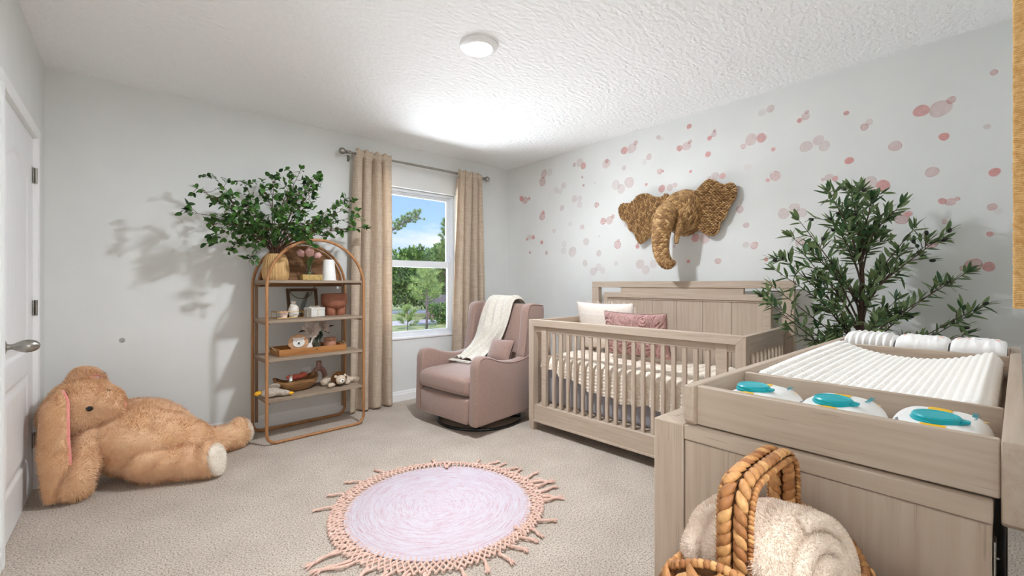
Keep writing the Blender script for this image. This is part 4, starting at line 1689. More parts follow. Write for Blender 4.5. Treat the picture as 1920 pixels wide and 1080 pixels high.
bowl().build('bowl', M['olivewood'], bw, ang=50)
dl = root('coral_rag_doll', (1.440, -.300, Z4 + .066), 'coral red cloth toy with a white tag lying in the wooden bowl', 'soft toy', R(8))
M['coralcloth'] = mk('coral_cloth', c(222, 120, 100), c(198, 92, 76), 60, rough=.9)
d = MB().ell((.0, 0, .04), (.062, .036, .024), 16, 10).ell((.06, .012, .05), (.035, .028, .022), 14, 10).ell((-.05, .0, .045), (.03, .024, .02), 14, 10)
blob(d, .005, 3).build('body', M['coralcloth'], dl, ang=180)
MB().grid(lambda u, v: (-.062 - .022 * u + .01 * v, -.034 - .030 * u, .060 - .048 * u * u + .003 * math.sin(v * 3)), 8, 4).grid(lambda u, v: (-.062 + .018 * v - .022 * u, -.036 - .050 * u, .066 - .036 * u), 8, 4).build('tag', M['paintwhite'], dl, solid=.001)
av = root('arch_vase', (1.652, -.19, Z4), 'mauve ceramic vase shaped like an arch with one neck on bottom shelf', 'vase', R(8))
M['mauveclay'] = mk('mauve_clay', c(160, 122, 112), c(148, 110, 102), 30, rough=.35)
ring = [(-.050, 0, .002), (-.052, 0, .04), (-.048, 0, .085), (-.030, 0, .120), (0, 0, .135), (.030, 0, .120), (.048, 0, .085), (.052, 0, .04), (.050, 0, .002)]
a_ = MB().tube(spline(ring, 6), .0215, 16)
a_.lathe([(0, .13), (.0225, .135), (.0215, .195), (.019, .197), (.015, .195), (.015, .15), (0, .15)], 20)
a_.build('arch_body', M['mauveclay'], av)
lp_ = root('lion_plush', (1.757, -.335, Z4), 'cream plush lion with brown mane lying on the bottom shelf', 'toy lion', R(6))
M['creamplush'] = mk('cream_plush', c(216, 200, 180), c(204, 186, 164), 80, rough=.95, bump=.5, bscale=160, bdist=.003)
M['manebrown'] = mk('mane_plush', c(134, 92, 52), c(104, 68, 38), 90, rough=.95)
b = MB().ell((.05, .06, .045), (.10, .055, .044), 20, 12).ell((.13, .02, .028), (.09, .03, .026), 18, 10).ell((.19, -.015, .03), (.03, .026, .028), 14, 10)
b.ell((-.07, .06, .045), (.06, .036, .040), 16, 10).ell((-.105, .045, .035), (.035, .036, .034), 14, 10)
b.ell((-.075, -.055, .022), (.045, .024, .021), 14, 10, Matrix.Rotation(R(28), 3, 'Z')).ell((-.10, -.072, .024), (.026, .024, .023), 14, 10).ell((.075, -.055, .024), (.03, .024, .023), 14, 10)
fz = blob(b, .006, 5)
fur(fz, 2500, .007, .0009, (0, 0, -.3), seed=5, test=lambda p, n: p.z > .012)
lp_.scale = (.88, .88, .88)
fz.build('body', M['creamplush'], lp_, ang=180)
mn = MB().ell((-.005, -.045, .068), (.066, .034, .062), 20, 12)
mn.v = [(p[0], p[1], max(.012, p[2])) for p in mn.v]
fur(mn, 3500, .016, .0012, (0, .1, 0), seed=6, test=lambda p, n: p.z > .03)
mn.build('mane', M['manebrown'], lp_, ang=180)
hd = MB().ell((-.005, -.082, .064), (.048, .03, .044), 20, 12)
for s_ in (-1, 1):
    hd.ell((-.005 + s_ * .045, -.075, .098), (.015, .01, .014), 12, 8)
hd.build('head', M['creamplush'], lp_, ang=180)
MB().ell((-.005, -.110, .052), (.024, .014, .018), 14, 10).build('muzzle', M['paintwhite'], lp_)
MB().ell((-.005, -.122, .058), (.010, .006, .007), 10, 8).ell((-.024, -.108, .074), (.003, .003, .003), 8, 6).ell((.014, -.108, .074), (.003, .003, .003), 8, 6).build('nose_and_eyes', mk('dark_thread', c(70, 58, 54), None), lp_)

# outlet on the wall behind
ot = root('wall_outlet', (1.605, 0, .40), 'white wall outlet low on the wall behind the shelf', 'outlet')
MB().box(-.036, .036, -.006, 0, -.058, .058, .003, 2).build('cover_plate', M['trim'], ot)
so = MB()
for z in (-.02, .02):
    for x in (-.007, .007):
        so.box(x - .0015, x + .0015, -.0068, -.004, z - .005, z + .005, 0)
    so.lathe([(.0025, 0), (0, .0001)], 8, (0, -.0068, z - .011))
so.build('socket_slots', M['black'], ot)
# ------------------------------------------------------------------ giant plush rabbit slumped in the corner
M['tanfur'] = mk('tan_fur', c(233, 197, 158), c(221, 177, 134), 7, detail=5, rough=.95, lo=.38, hi=.60, sheen=.3)
M['pinkvel'] = mk('pink_velvet', c(236, 150, 144), None, rough=.9, sheen=.4)
M['solefur'] = mk('white_fur', c(240, 232, 220), c(232, 221, 206), 20, rough=.95, sheen=.3)
M['eyeblack'] = mk('eye_black', c(14, 12, 12), None, rough=.08, spec=.6)
bx, by = .48, -.56
bun = root('plush_rabbit', (bx, by, 0), 'giant tan plush rabbit slumped in the corner beside the door', 'plush toy')


def Pn(x, y, z):
    return V((x - bx, y - by, z))


def limb(mb, pts, rs):
    sp_ = spline(pts, 6)
    n_ = len(sp_)
    m = len(rs) - 1
    for i, p in enumerate(sp_):
        t = i / (n_ - 1) * m
        k = min(m - 1, int(t))
        r_ = rs[k] + (rs[k + 1] - rs[k]) * (t - k)
        mb.ell(p, (r_, r_, r_), 14, 10)


def tilt_ok(p, nm):
    return p.z > .012


def plush(mb, nfur, name, seed, comb):
    o = blob(mb, .011, 5)
    o.v = [(max(p[0], .012 - bx), p[1], max(.004, p[2] + .008 * noise.noise((p[0] * 11, p[1] * 11, p[2] * 11)))) for p in o.v]
    fur(o, nfur, .019, .0013, comb, seed=seed, test=tilt_ok)
    return o.build(name, M['tanfur'], bun, ang=180)


b = MB()
limb(b, [Pn(.33, -.52, .25), Pn(.46, -.555, .215), Pn(.60, -.60, .18), Pn(.70, -.61, .15)], [.165, .205, .195, .15])
plush(b, 26000, 'torso', 11, (.25, -.1, -.2))
b = MB()
b.ell(Pn(.205, -.50, .465), (.165, .180, .165), 24, 16)
b.ell(Pn(.285, -.545, .470), (.115, .125, .115), 20, 14)
b.ell(Pn(.335, -.585, .462), (.060, .072, .060), 16, 12)
b.ell(Pn(.13, -.47, .42), (.11, .13, .13), 18, 12)
plush(b, 20000, 'head', 12, (-.2, -.1, -.25))
b = MB()
limb(b, [Pn(.24, -.59, .30), Pn(.225, -.665, .20), Pn(.20, -.71, .115), Pn(.19, -.725, .08)], [.08, .078, .082, .080])
plush(b, 9000, 'arm', 13, (.1, -.1, -.5))
b = MB()
limb(b, [Pn(.40, -.38, .37), Pn(.50, -.42, .375), Pn(.59, -.46, .345), Pn(.655, -.49, .305)], [.075, .075, .075, .068])
plush(b, 8000, 'arm', 14, (.5, 0, -.2))
b = MB()
limb(b, [Pn(.50, -.70, .12), Pn(.64, -.775, .108), Pn(.77, -.855, .10)], [.118, .102, .090])
b.ell(Pn(.785, -.862, .118), (.062, .078, .112), 18, 14, Matrix.Rotation(R(-38), 3, 'Z'))
plush(b, 12000, 'leg', 15, (.3, -.2, -.3))
b = MB()
limb(b, [Pn(.70, -.52, .115), Pn(.87, -.46, .10), Pn(1.01, -.395, .095)], [.11, .092, .088])
b.ell(Pn(1.03, -.388, .108), (.060, .078, .104), 18, 14, Matrix.Rotation(R(22), 3, 'Z'))
plush(b, 9000, 'leg', 16, (.4, 0, -.3))


# soles: pale pads on the two feet
def sole(ctr, rz, ry, w, h, seed):
    mb = MB()
    rot = Matrix.Rotation(R(rz), 3, 'Z') @ Matrix.Rotation(R(ry), 3, 'Y')
    mb.ell(ctr, (.040, w, h), 22, 16, rot)
    mb.v = [(p[0], p[1], max(.004, p[2])) for p in mb.v]
    fur(mb, 2600, .010, .0011, (0, 0, -.2), seed=seed, test=tilt_ok)
    return mb


sole(Pn(.823, -.894, .114), -38, -10, .070, .098, 4).build('foot_sole', M['solefur'], bun, ang=180)['label'] = 'white foot sole'
sole(Pn(1.068, -.373, .106), 22, -10, .070, .092, 5).build('foot_sole', M['solefur'], bun, ang=180)['label'] = 'white foot sole'


# ears: long flat lobes, furred outside, pink velvet lining showing along one edge
def ear(path, widths, nrm, name, thick=.018, seed=8, side=.011, flip=True):
    pts = spline(path, 8)
    n_ = len(pts)
    nrm = V(nrm).normalized()

    def mk_ear(off, wk, th, sh):
        mb = MB()

        def fn(u, v):
            i = min(n_ - 1, int(v * (n_ - 1) + .5))
            p = pts[i]
            d = (pts[min(n_ - 1, i + 1)] - pts[max(0, i - 1)]).normalized()
            sd = d.cross(nrm).normalized()
            m = len(widths) - 1
            t = v * m
            k = min(m - 1, int(t))
            w = (widths[k] + (widths[k + 1] - widths[k]) * (t - k)) * wk
            a = u * 2 * PI
            return p + sd * (w / 2 * math.cos(a) + sh * math.sin(PI * min(1, v * 1.1)) ** .6) + nrm * (th * math.sin(a) + off + .10 * w * math.cos(a) ** 2)
        mb.grid(fn, 28, n_, cu=True)
        mb.f = [f[::-1] for f in mb.f] if flip else mb.f
        return mb
    o = mk_ear(0, 1, thick, 0)
    fur(o, 6500, .015, .0012, (0, 0, -.5), seed=seed, test=lambda p, m: m.dot(nrm) < .3)
    oo = o.build(name, M['tanfur'], bun, ang=180)
    mk_ear(thick * .8, .98, thick * .5, side).build('inner_ear', M['pinkvel'], oo, ang=180)['label'] = 'pink velvet ear lining'


ear([Pn(.105, -.600, .585), Pn(.10, -.690, .53), Pn(.097, -.725, .36), Pn(.104, -.74, .20), Pn(.104, -.745, .085), Pn(.098, -.745, .022)], [.045, .11, .120, .125, .095, .03], (.30, .95, 0), 'ear')
ear([Pn(.135, -.41, .60), Pn(.20, -.345, .655), Pn(.265, -.27, .63), Pn(.30, -.21, .53)], [.03, .11, .10, .02], (.12, .55, -.82), 'ear', seed=9, side=-.006)
MB().ell(Pn(.246, -.680, .487), (.016, .012, .015), 14, 10).build('eye', M['eyeblack'], bun)
MB().ell(Pn(.320, -.590, .562), (.012, .012, .010), 14, 10).build('eye', M['eyeblack'], bun)
MB().ell(Pn(.395, -.592, .466), (.010, .020, .013), 14, 10).build('nose', M['pinkvel'], bun)
# ------------------------------------------------------------------ curtain rod and two curtains
rod = root('curtain_rod', (2.72, 0, 2.415), 'brushed nickel curtain rod with ball finials above the window', 'curtain rod')
RYc = -.10
MB().tube([(-.79, RYc, 0), (.79, RYc, 0)], .0105, 16).build('pole', M['nickel'], rod)
MB().tube([(-.2, RYc, 0), (.79, RYc, 0)], .0125, 16).build('outer_pole', M['nickel'], rod)
for s_ in (-1, 1):
    f = MB()
    f.M = Matrix.Translation((s_ * .79, RYc, 0)) @ Matrix.Rotation(R(90 * s_), 4, 'Y')
    f.lathe([(0, -.03), (.016, -.03), (.017, -.02), (.013, -.016), (.013, -.004), (.018, 0), (.018, .008), (.010, .012), (.010, .02)] + [(.031 * math.sin(PI * (.12 + .88 * i / 14)), .046 - .031 * math.cos(PI * (.12 + .88 * i / 14))) for i in range(15)], 24)
    f.build('finial', M['nickel'], rod)
    k = MB().tube(spline([(s_ * .745, -.004, -.03), (s_ * .745, -.05, -.045), (s_ * .745, RYc, -.02), (s_ * .745, RYc - .014, .0)], 5), .007, 8)
    k.box(s_ * .745 - .012, s_ * .745 + .012, -.005, 0, -.06, .0, .001)
    k.tube([(s_ * .745, RYc, -.05), (s_ * .745, RYc, -.016)], .006, 8)
    k.build('bracket', M['nickel'], rod)


def curtain_mat():
    m, nt, p, out = node_mat('linen_curtain')
    N, L = nt.nodes, nt.links
    tc = N.new('ShaderNodeTexCoord')
    cols = []
    for st, sc in (((3, 3, 90), 3), ((60, 60, 3), 4)):
        mp = N.new('ShaderNodeMapping')
        mp.inputs['Scale'].default_value = st
        L.new(tc.outputs['Object'], mp.inputs[0])
        n = N.new('ShaderNodeTexNoise')
        n.inputs['Scale'].default_value = sc
        n.inputs['Detail'].default_value = 2
        L.new(mp.outputs[0], n.inputs['Vector'])
        cols.append(n)
    a = N.new('ShaderNodeMath')
    a.operation = 'ADD'
    L.new(cols[0].outputs[0], a.inputs[0])
    L.new(cols[1].outputs[0], a.inputs[1])
    r = N.new('ShaderNodeValToRGB')
    r.color_ramp.elements[0].position = .40
    r.color_ramp.elements[1].position = .62
    r.color_ramp.elements[0].color = c(206, 187, 165)
    r.color_ramp.elements[1].color = c(230, 215, 196)
    h = N.new('ShaderNodeMath')
    h.operation = 'MULTIPLY'
    h.inputs[1].default_value = .5
    L.new(a.outputs[0], h.inputs[0])
    L.new(h.outputs[0], r.inputs[0])
    L.new(r.outputs[0], p.inputs['Base Color'])
    p.inputs['Roughness'].default_value = .9
    p.inputs['Specular IOR Level'].default_value = .1
    t = N.new('ShaderNodeBsdfTranslucent')
    L.new(r.outputs[0], t.inputs[0])
    mx = N.new('ShaderNodeMixShader')
    mx.inputs[0].default_value = .35
    L.new(p.outputs[0], mx.inputs[1])
    L.new(t.outputs[0], mx.inputs[2])
    L.new(mx.outputs[0], out.inputs[0])
    return m


M['curtain'] = curtain_mat()


def curtain(xt0, xt1, xb0, xb1, zb, seed, folds, name, label):
    """hung from a rod pocket: tight gathers above, looser folds below"""
    r = root(name, ((xt0 + xt1) / 2, RYc, 0), label, 'curtain', 0, 'linen curtains at the window')
    ox = (xt0 + xt1) / 2
    rg = random.Random(seed)
    ph = [rg.uniform(0, 6.28) for _ in range(6)]
    mb = MB()
    ZT_, ZR = 2.452, 2.415

    def fn(u, v):
        z = ZT_ + (zb - ZT_) * v
        t = min(1, max(0, (ZT_ - z) / 2.4))
        x0, x1 = xt0 + (xb0 - xt0) * t ** .7, xt1 + (xb1 - xt1) * t ** .7
        q = u + .02 * math.sin(2 * PI * u * 2 + ph[0] + z)
        amp = .034 + .018 * t
        w = math.sin(2 * PI * folds * q + ph[1] + .5 * math.sin(z * 1.3 + ph[2]))
        w2 = math.sin(2 * PI * folds * 2 * q + ph[3]) * (1 - t) ** 2
        y = amp * math.copysign(abs(w) ** .8, w) + .010 * w2
        y += .004 * noise.noise((u * 12, z * 4, seed))
        hd = math.exp(-((z - ZR) / .040) ** 4)
        y = y * (1 - .88 * hd) - .030 * hd - .004
        y = min(y, .075)
        x = x0 + (x1 - x0) * u + .012 * math.cos(2 * PI * folds * q + ph[1]) * (1 - .5 * hd)
        zz = z - .006 * math.sin(2 * PI * folds * u + ph[4]) * (v > .9) + (.010 * math.sin(2 * PI * folds * q * 2 + ph[5]) if v < .012 else 0)
        return (x - ox, y, zz)
    mb.grid(fn, 150, 200)
    mb.build('panel', M['curtain'], r, ang=180, solid=.0016)
    hm = MB().tube([V(fn(1, i / 60)) + V((.001, 0, 0)) for i in range(61)], .003, 5)
    hm.build('side_hem', M['curtain'], r)
    return r


curtain(2.012, 2.345, 1.945, 2.39, .012, 3, 3.6, 'curtain', 'left oatmeal linen curtain hanging behind the arched shelf')
curtain(3.125, 3.455, 3.075, 3.50, .012, 8, 3.8, 'curtain', 'right oatmeal linen curtain hanging behind the glider chair')

# ------------------------------------------------------------------ woven elephant head on the right wall
M['seagrass'] = island_mat('seagrass', [(200, 160, 106), (160, 120, 74), (132, 94, 54), (180, 140, 90), (210, 172, 120)])
M['sgdark'] = mk('seagrass_gap_shade', c(104, 76, 46), c(78, 56, 34), 40, rough=.9)  # darker base colour, painted as the shade in gaps between stitches
EY, EZ = -2.33, 1.80
el = root('mounted_elephant_head', (3.955, EY, EZ), 'woven seagrass elephant head with spread ears on the dotted wall', 'wall decoration')


def Q(y, z):
    return (y - EY, z - EZ)


def woven(mb, p, d, n, l, w, h):
    mb.along(p, d, n, l, w, h, 6, 5)


rw = random.Random(12)


def ear_mesh(outline, x, thick, rowdir, name):
    """flat plaited ear: slab plus chevron stitches over its face"""
    mb = MB()
    pl_ = [(a.x, a.y) for a in spline([V((p[0], p[1], 0)) for p in outline], 6, True)]
    mb.cur = 1
    mb.prism(pl_, x - thick / 2, x + thick / 2, 'x', .006, 2)
    mb.cur = 0

    def inside(y, z):
        k = False
        j = len(pl_) - 1
        for i in range(len(pl_)):
            if (pl_[i][1] > z) != (pl_[j][1] > z) and y < (pl_[j][0] - pl_[i][0]) * (z - pl_[i][1]) / (pl_[j][1] - pl_[i][1]) + pl_[i][0]:
                k = not k
            j = i
        return k
    rd = V((0, math.cos(rowdir), math.sin(rowdir)))
    cd = V((0, -math.sin(rowdir), math.cos(rowdir)))
    row = .0135
    for i in range(-40, 40):
        for j in range(-32, 32):
            p = rd * (j * .026 + (.5 * .026 if i % 2 else 0)) + cd * (i * row)
            p += V((0, sum(q[0] for q in pl_) / len(pl_), sum(q[1] for q in pl_) / len(pl_)))
            if inside(p.y, p.z):
                s_ = 1 if i % 2 else -1
                a = .38 * s_ + rw.uniform(-.12, .12)
                d = rd * math.cos(a) + cd * math.sin(a)
                woven(mb, V((x - thick / 2 - .003, p.y, p.z)), d, (-1, 0, 0), .030, .0125, .016)
    n_ = len(pl_)
    for i in range(n_):          # bound edge
        a, b_ = V((x - .004, *pl_[i])), V((x - .004, *pl_[(i + 1) % n_]))
        L0 = (b_ - a).length
        m = max(1, int(L0 / .016))
        for k in range(m):
            woven(mb, a.lerp(b_, (k + .5) / m), (b_ - a) + V((.006 * (k % 2), 0, 0)), (-1, 0, 0), .024, .020, .022)
    return mb.build(name, [M['seagrass'], M['sgdark']], el, ang=180)


# left ear in the picture lies towards the window (+y); right ear towards the near wall (-y)
ear_mesh([Q(-2.19, 1.95), Q(-2.12, 1.945), Q(-2.05, 1.962), Q(-1.99, 1.995), Q(-1.90, 1.998), Q(-1.82, 1.94), Q(-1.72, 1.94), Q(-1.69, 1.885), Q(-1.715, 1.815), Q(-1.78, 1.765), Q(-1.80, 1.705), Q(-1.86, 1.665), Q(-1.88, 1.61), Q(-1.92, 1.565), Q(-1.99, 1.60), Q(-2.08, 1.66), Q(-2.18, 1.70)], -.055, .026, R(90 - 12), 'ear')
ear_mesh([Q(-2.36, 1.93), Q(-2.43, 1.95), Q(-2.48, 1.99), Q(-2.53, 2.025), Q(-2.58, 2.01), Q(-2.65, 1.965), Q(-2.715, 1.968), Q(-2.745, 1.92), Q(-2.735, 1.85), Q(-2.69, 1.785), Q(-2.66, 1.71), Q(-2.625, 1.68), Q(-2.615, 1.62), Q(-2.57, 1.585), Q(-2.50, 1.61), Q(-2.42, 1.68), Q(-2.36, 1.70)], -.055, .026, R(4), 'ear')


def surf_weave(fn, rows, cols, nrm_out, name, l, w, h, base=True, shift=.5):
    """cover a swept surface fn(u,v) with plaited stitches"""
    mb = MB()
    mb.cur = 1
    mb.grid(fn, 40, 40)
    mb.cur = 0
    for i in range(rows):
        for j in range(cols):
            v = (i + .5) / rows
            u = (j + (shift if i % 2 else 0) + .25) / cols
            if u > 1:
                continue
            p = V(fn(u, v))
            du = V(fn(min(1, u + .01), v)) - V(fn(max(0, u - .01), v))
            dv = V(fn(u, min(1, v + .01))) - V(fn(u, max(0, v - .01)))
            if du.length < 1e-6 or dv.length < 1e-6:
                continue
            n_ = du.cross(dv)
            if n_.length < 1e-9:
                continue
            n_.normalize()
            if n_.dot(V(nrm_out(p))) < 0:
                n_ = -n_
            s_ = 1 if i % 2 else -1
            d = du.normalized() * math.cos(.4) + dv.normalized() * math.sin(.4) * s_
            ll = du.length / .02 / cols * 1.45
            ww = dv.length / .02 / rows * 1.30
            mb.along(p, d, n_, ll * rw.uniform(.9, 1.1), ww, h, 6, 5)
    return mb.build(name, [M['seagrass'], M['sgdark']], el, ang=180)


def head(u, v):
    # domed head: u around, v from the wall rim to the brow
    a = u * 2 * PI
    k = math.cos(v * PI / 2) ** .8
    dep = math.sin(v * PI / 2)
    ry, rz = .155 * k, .180 * k
    return (-.02 - .235 * dep, -.005 + ry * math.cos(a) + .02 * dep, -.01 + rz * math.sin(a) - .005 * dep)


surf_weave(head, 17, 26, lambda p: V((p.x + .06, p.y, p.z)), 'head', .034, .0165, .022)
tp = spline([(-.10, .02, .05), (-.245, .036, -.02), (-.298, .045, -.095), (-.325, .052, -.19), (-.338, .050, -.29), (-.342, .035, -.375), (-.345, .0, -.43), (-.348, -.03, -.435), (-.35, -.045, -.415)], 8)
tr_ = [.055, .078, .080, .068, .060, .053, .046, .042, .034]


def trunk(u, v):
    n_ = len(tp) - 1
    t = v * n_
    k = min(n_ - 1, int(t))
    p = tp[k].lerp(tp[k + 1], t - k)
    d = (tp[k + 1] - tp[k]).normalized()
    sd = d.cross(V((1, 0, 0)))
    if sd.length < .05:
        sd = V((0, 1, 0))
    sd.normalize()
    up = sd.cross(d).normalized()
    m = len(tr_) - 1
    q = v * m
    j = min(m - 1, int(q))
    r_ = tr_[j] + (tr_[j + 1] - tr_[j]) * (q - j)
    if v > .96:
        r_ *= max(.05, math.sqrt(max(0, 1 - ((v - .96) / .04) ** 2)))
    a = u * 2 * PI
    return p + (sd * math.cos(a) + up * math.sin(a)) * r_


def near_axis(p):
    b_ = min(tp, key=lambda q: (q - p).length)
    return p - b_


surf_weave(trunk, 40, 13, near_axis, 'trunk', .026, .017, .018)
for y0, y1 in ((-.055, -.045), (.115, .135)):
    tk = spline([(-.215, y0, -.09), (-.235, y0 + (y1 - y0) * .4, -.15), (-.25, y1, -.215), (-.258, y1 + .005, -.28)], 6)
    mb = MB().tube(tk, [.036 - .025 * i / (len(tk) - 1) for i in range(len(tk))], 12)
    for i in range(len(tk) * 2):
        for j in range(7):
            t = (i + .5) / (len(tk) * 2)
            k = min(len(tk) - 2, int(t * (len(tk) - 1)))
            p = tk[k].lerp(tk[k + 1], t * (len(tk) - 1) - k)
            a = 2 * PI * (j + (.5 if i % 2 else 0)) / 7
            r_ = .036 - .025 * t
            o = V((math.cos(a), math.sin(a), 0))
            mb.along(p + o * r_, V((-o.y, o.x, .4 * (1 if i % 2 else -1))), o, .016, .010, .008)
    mb.build('tusk', M['seagrass'], el, ang=180)
pt_ = MB()
for k in range(26):
    a = 2 * PI * k / 26
    p = V((-.03, .160 * math.cos(a), -.01 + .185 * math.sin(a)))
    pt_.along(p, V((.0, -math.sin(a), math.cos(a))), (-1, 0, 0), .05, .024, .022)
    pt_.along(p + V((-.02, -.006 * math.cos(a), 0)), V((.3, -math.sin(a), math.cos(a))), (-1, 0, 0), .05, .024, .022)
pt_.build('plaited_collar', M['seagrass'], el, ang=180)
MB().box(-.03, 0, -.09, .09, -.12, .10, .005).build('backing', M['raw'], el)

# ------------------------------------------------------------------ rattan wrapped frame on the near wall
rf = root('rattan_wall_frame', (2.05, DN, 1.152), 'rattan wrapped frame hanging at the right edge of the picture', 'wall decoration')
M['rattan'] = wood('rattan', c(240, 200, 140), c(216, 168, 104), 0, fine=2.2, rough=.5, dark=(.30, .18, .08, 1))


def rattan_bar(x0, x1, z0, z1, horiz):
    mb = MB()
    t = .0035
    if horiz:
        n_ = int((x1 - x0) / t)
        for i in range(n_):
            x = x0 + (i + .5) * t
            k = rnd.uniform(-.0006, .0006)
            mb.box(x - t * .49, x + t * .49, .001, .056 + k, z0 + k, z1 + k, .0012)
    else:
        n_ = int((z1 - z0) / t)
        for i in range(n_):
            z = z0 + (i + .5) * t
            k = rnd.uniform(-.0006, .0006)
            mb.box(x0 + k, x1 + k, .001, .056 + k, z - t * .49, z + t * .49, .0012)
    return mb


rattan_bar(-.35, -.28, 0, .72, False).build('side_bar', M['rattan'], rf)
rattan_bar(.28, .35, 0, .72, False).build('side_bar', M['rattan'], rf)
rattan_bar(-.279, .279, .0, .07, True).build('bottom_bar', M['rattan'], rf)
rattan_bar(-.279, .279, .65, .72, True).build('top_bar', M['rattan'], rf)
MB().box(-.279, .279, .002, .012, .07, .65, 0).build('mirror', mk('mirror_glass', c(225, 228, 230), None, rough=.02, metal=1), rf)
# ------------------------------------------------------------------ round rug
rug = root('round_rug', (1.685, -2.105, 0), 'round white cord rug streaked pink with crocheted blush border', 'rug')


def rug_mat():
    m, nt, p, out = node_mat('rug_cord')
    N, L = nt.nodes, nt.links
    p.inputs['Roughness'].default_value = .95
    p.inputs['Specular IOR Level'].default_value = .1
    tc = N.new('ShaderNodeTexCoord')
    s = N.new('ShaderNodeSeparateXYZ')
    L.new(tc.outputs['Object'], s.inputs[0])

    def ma(op, a, b=None, v=None):
        q = N.new('ShaderNodeMath')
        q.operation = op
        L.new(a, q.inputs[0])
        if b is not None:
            L.new(b, q.inputs[1])
        if v is not None:
            q.inputs[1].default_value = v
        return q.outputs[0]
    x, y = s.outputs[0], s.outputs[1]
    r = ma('SQRT', ma('ADD', ma('MULTIPLY', x, x), ma('MULTIPLY', y, y)))
    a = ma('ARCTAN2', y, x)
    turn = ma('ADD', ma('MULTIPLY', r, None, 190), ma('DIVIDE', a, None, 2 * PI))
    ringi = ma('FLOOR', turn)
    fr = ma('FRACT', turn)
    cb = N.new('ShaderNodeCombineXYZ')
    L.new(ma('MULTIPLY', a, None, 1.9), cb.inputs[0])
    L.new(ma('MULTIPLY', ringi, None, 7.31), cb.inputs[1])
    n = N.new('ShaderNodeTexNoise')
    n.inputs['Scale'].default_value = 1.6
    n.inputs['Detail'].default_value = 4
    n.inputs['Roughness'].default_value = .7
    L.new(cb.outputs[0], n.inputs['Vector'])
    rp = N.new('ShaderNodeValToRGB')
    e = rp.color_ramp.elements
    e[0].position, e[0].color = .40, c(212, 206, 213)
    e[1].position, e[1].color = .72, c(196, 154, 166)
    q = e.new(.53)
    q.color = c(208, 192, 201)
    L.new(n.outputs[0], rp.inputs[0])
    L.new(rp.outputs[0], p.inputs['Base Color'])
    sn = ma('SINE', ma('MULTIPLY', fr, None, PI))
    b = N.new('ShaderNodeBump')
    b.inputs['Strength'].default_value = .5
    b.inputs['Distance'].default_value = .003
    L.new(sn, b.inputs['Height'])
    L.new(b.outputs[0], p.inputs['Normal'])
    return m


RR = .487
d = MB()
d.lathe([(0, .003), (RR, .003), (RR + .004, .008), (RR - .002, .013), (0, .014)], 128)
d.build('rug_disc', rug_mat(), rug, ang=180)
M['blushcord'] = mk('blush_cord', c(226, 194, 180), c(212, 174, 158), 70, rough=.95, bump=.5, bscale=180, bdist=.003)
rr_ = random.Random(21)


def wob(a, k):
    """how far the crocheted border has been pulled out or rucked up round the rim"""
    w = .5 + .5 * math.sin(a * 2 + .4) * math.cos(a * 1 + 1.9)
    base = .048 + .030 * w
    ruck = math.exp(-((a - R(52)) / .28) ** 2) + math.exp(-((a - R(275)) / .45) ** 2) * .7
    return base * (1 - .45 * ruck), ruck


def rim_pt(a, t):
    """t: 0 at the disc edge, 1 at the outer edge of the lattice"""
    w, ruck = wob(a % (2 * PI), 0)
    r_ = RR - .004 + (w + .018) * t
    z = .012 + .018 * ruck * math.sin(t * PI) + .003 * math.sin(a * 37 + t * 9)
    return V((r_ * math.cos(a), r_ * math.sin(a), z))


lat = MB()
NK = 118
for i in range(NK):
    a0 = 2 * PI * i / NK
    da = 2 * PI / NK
    # spokes stitched into the cord
    lat.tube([V(((RR - .022) * math.cos(a0), (RR - .022) * math.sin(a0), .0145)), rim_pt(a0, .05), rim_pt(a0 + da * .1, .28)], [.0015, .0045, .0055], 6)
    for k in range(3):
        t0, t1 = .25 + k * .25, .25 + (k + 1) * .25
        sft = .5 * (k % 2)
        for s_ in (-1, 1):
            aa = a0 + da * sft
            p, q = rim_pt(aa, t0), rim_pt(aa + s_ * da * .5, t1)
            m_ = p.lerp(q, .5) + V((0, 0, .004))
            lat.tube(spline([p, m_, q], 3), .0048 + rr_.uniform(-.0006, .0008), 6)
        kp = rim_pt(a0 + da * sft, t0)
        lat.ell(kp + V((0, 0, .002)), (.0075, .0075, .006), 7, 5)
lat.build('crochet_border', M['blushcord'], rug)
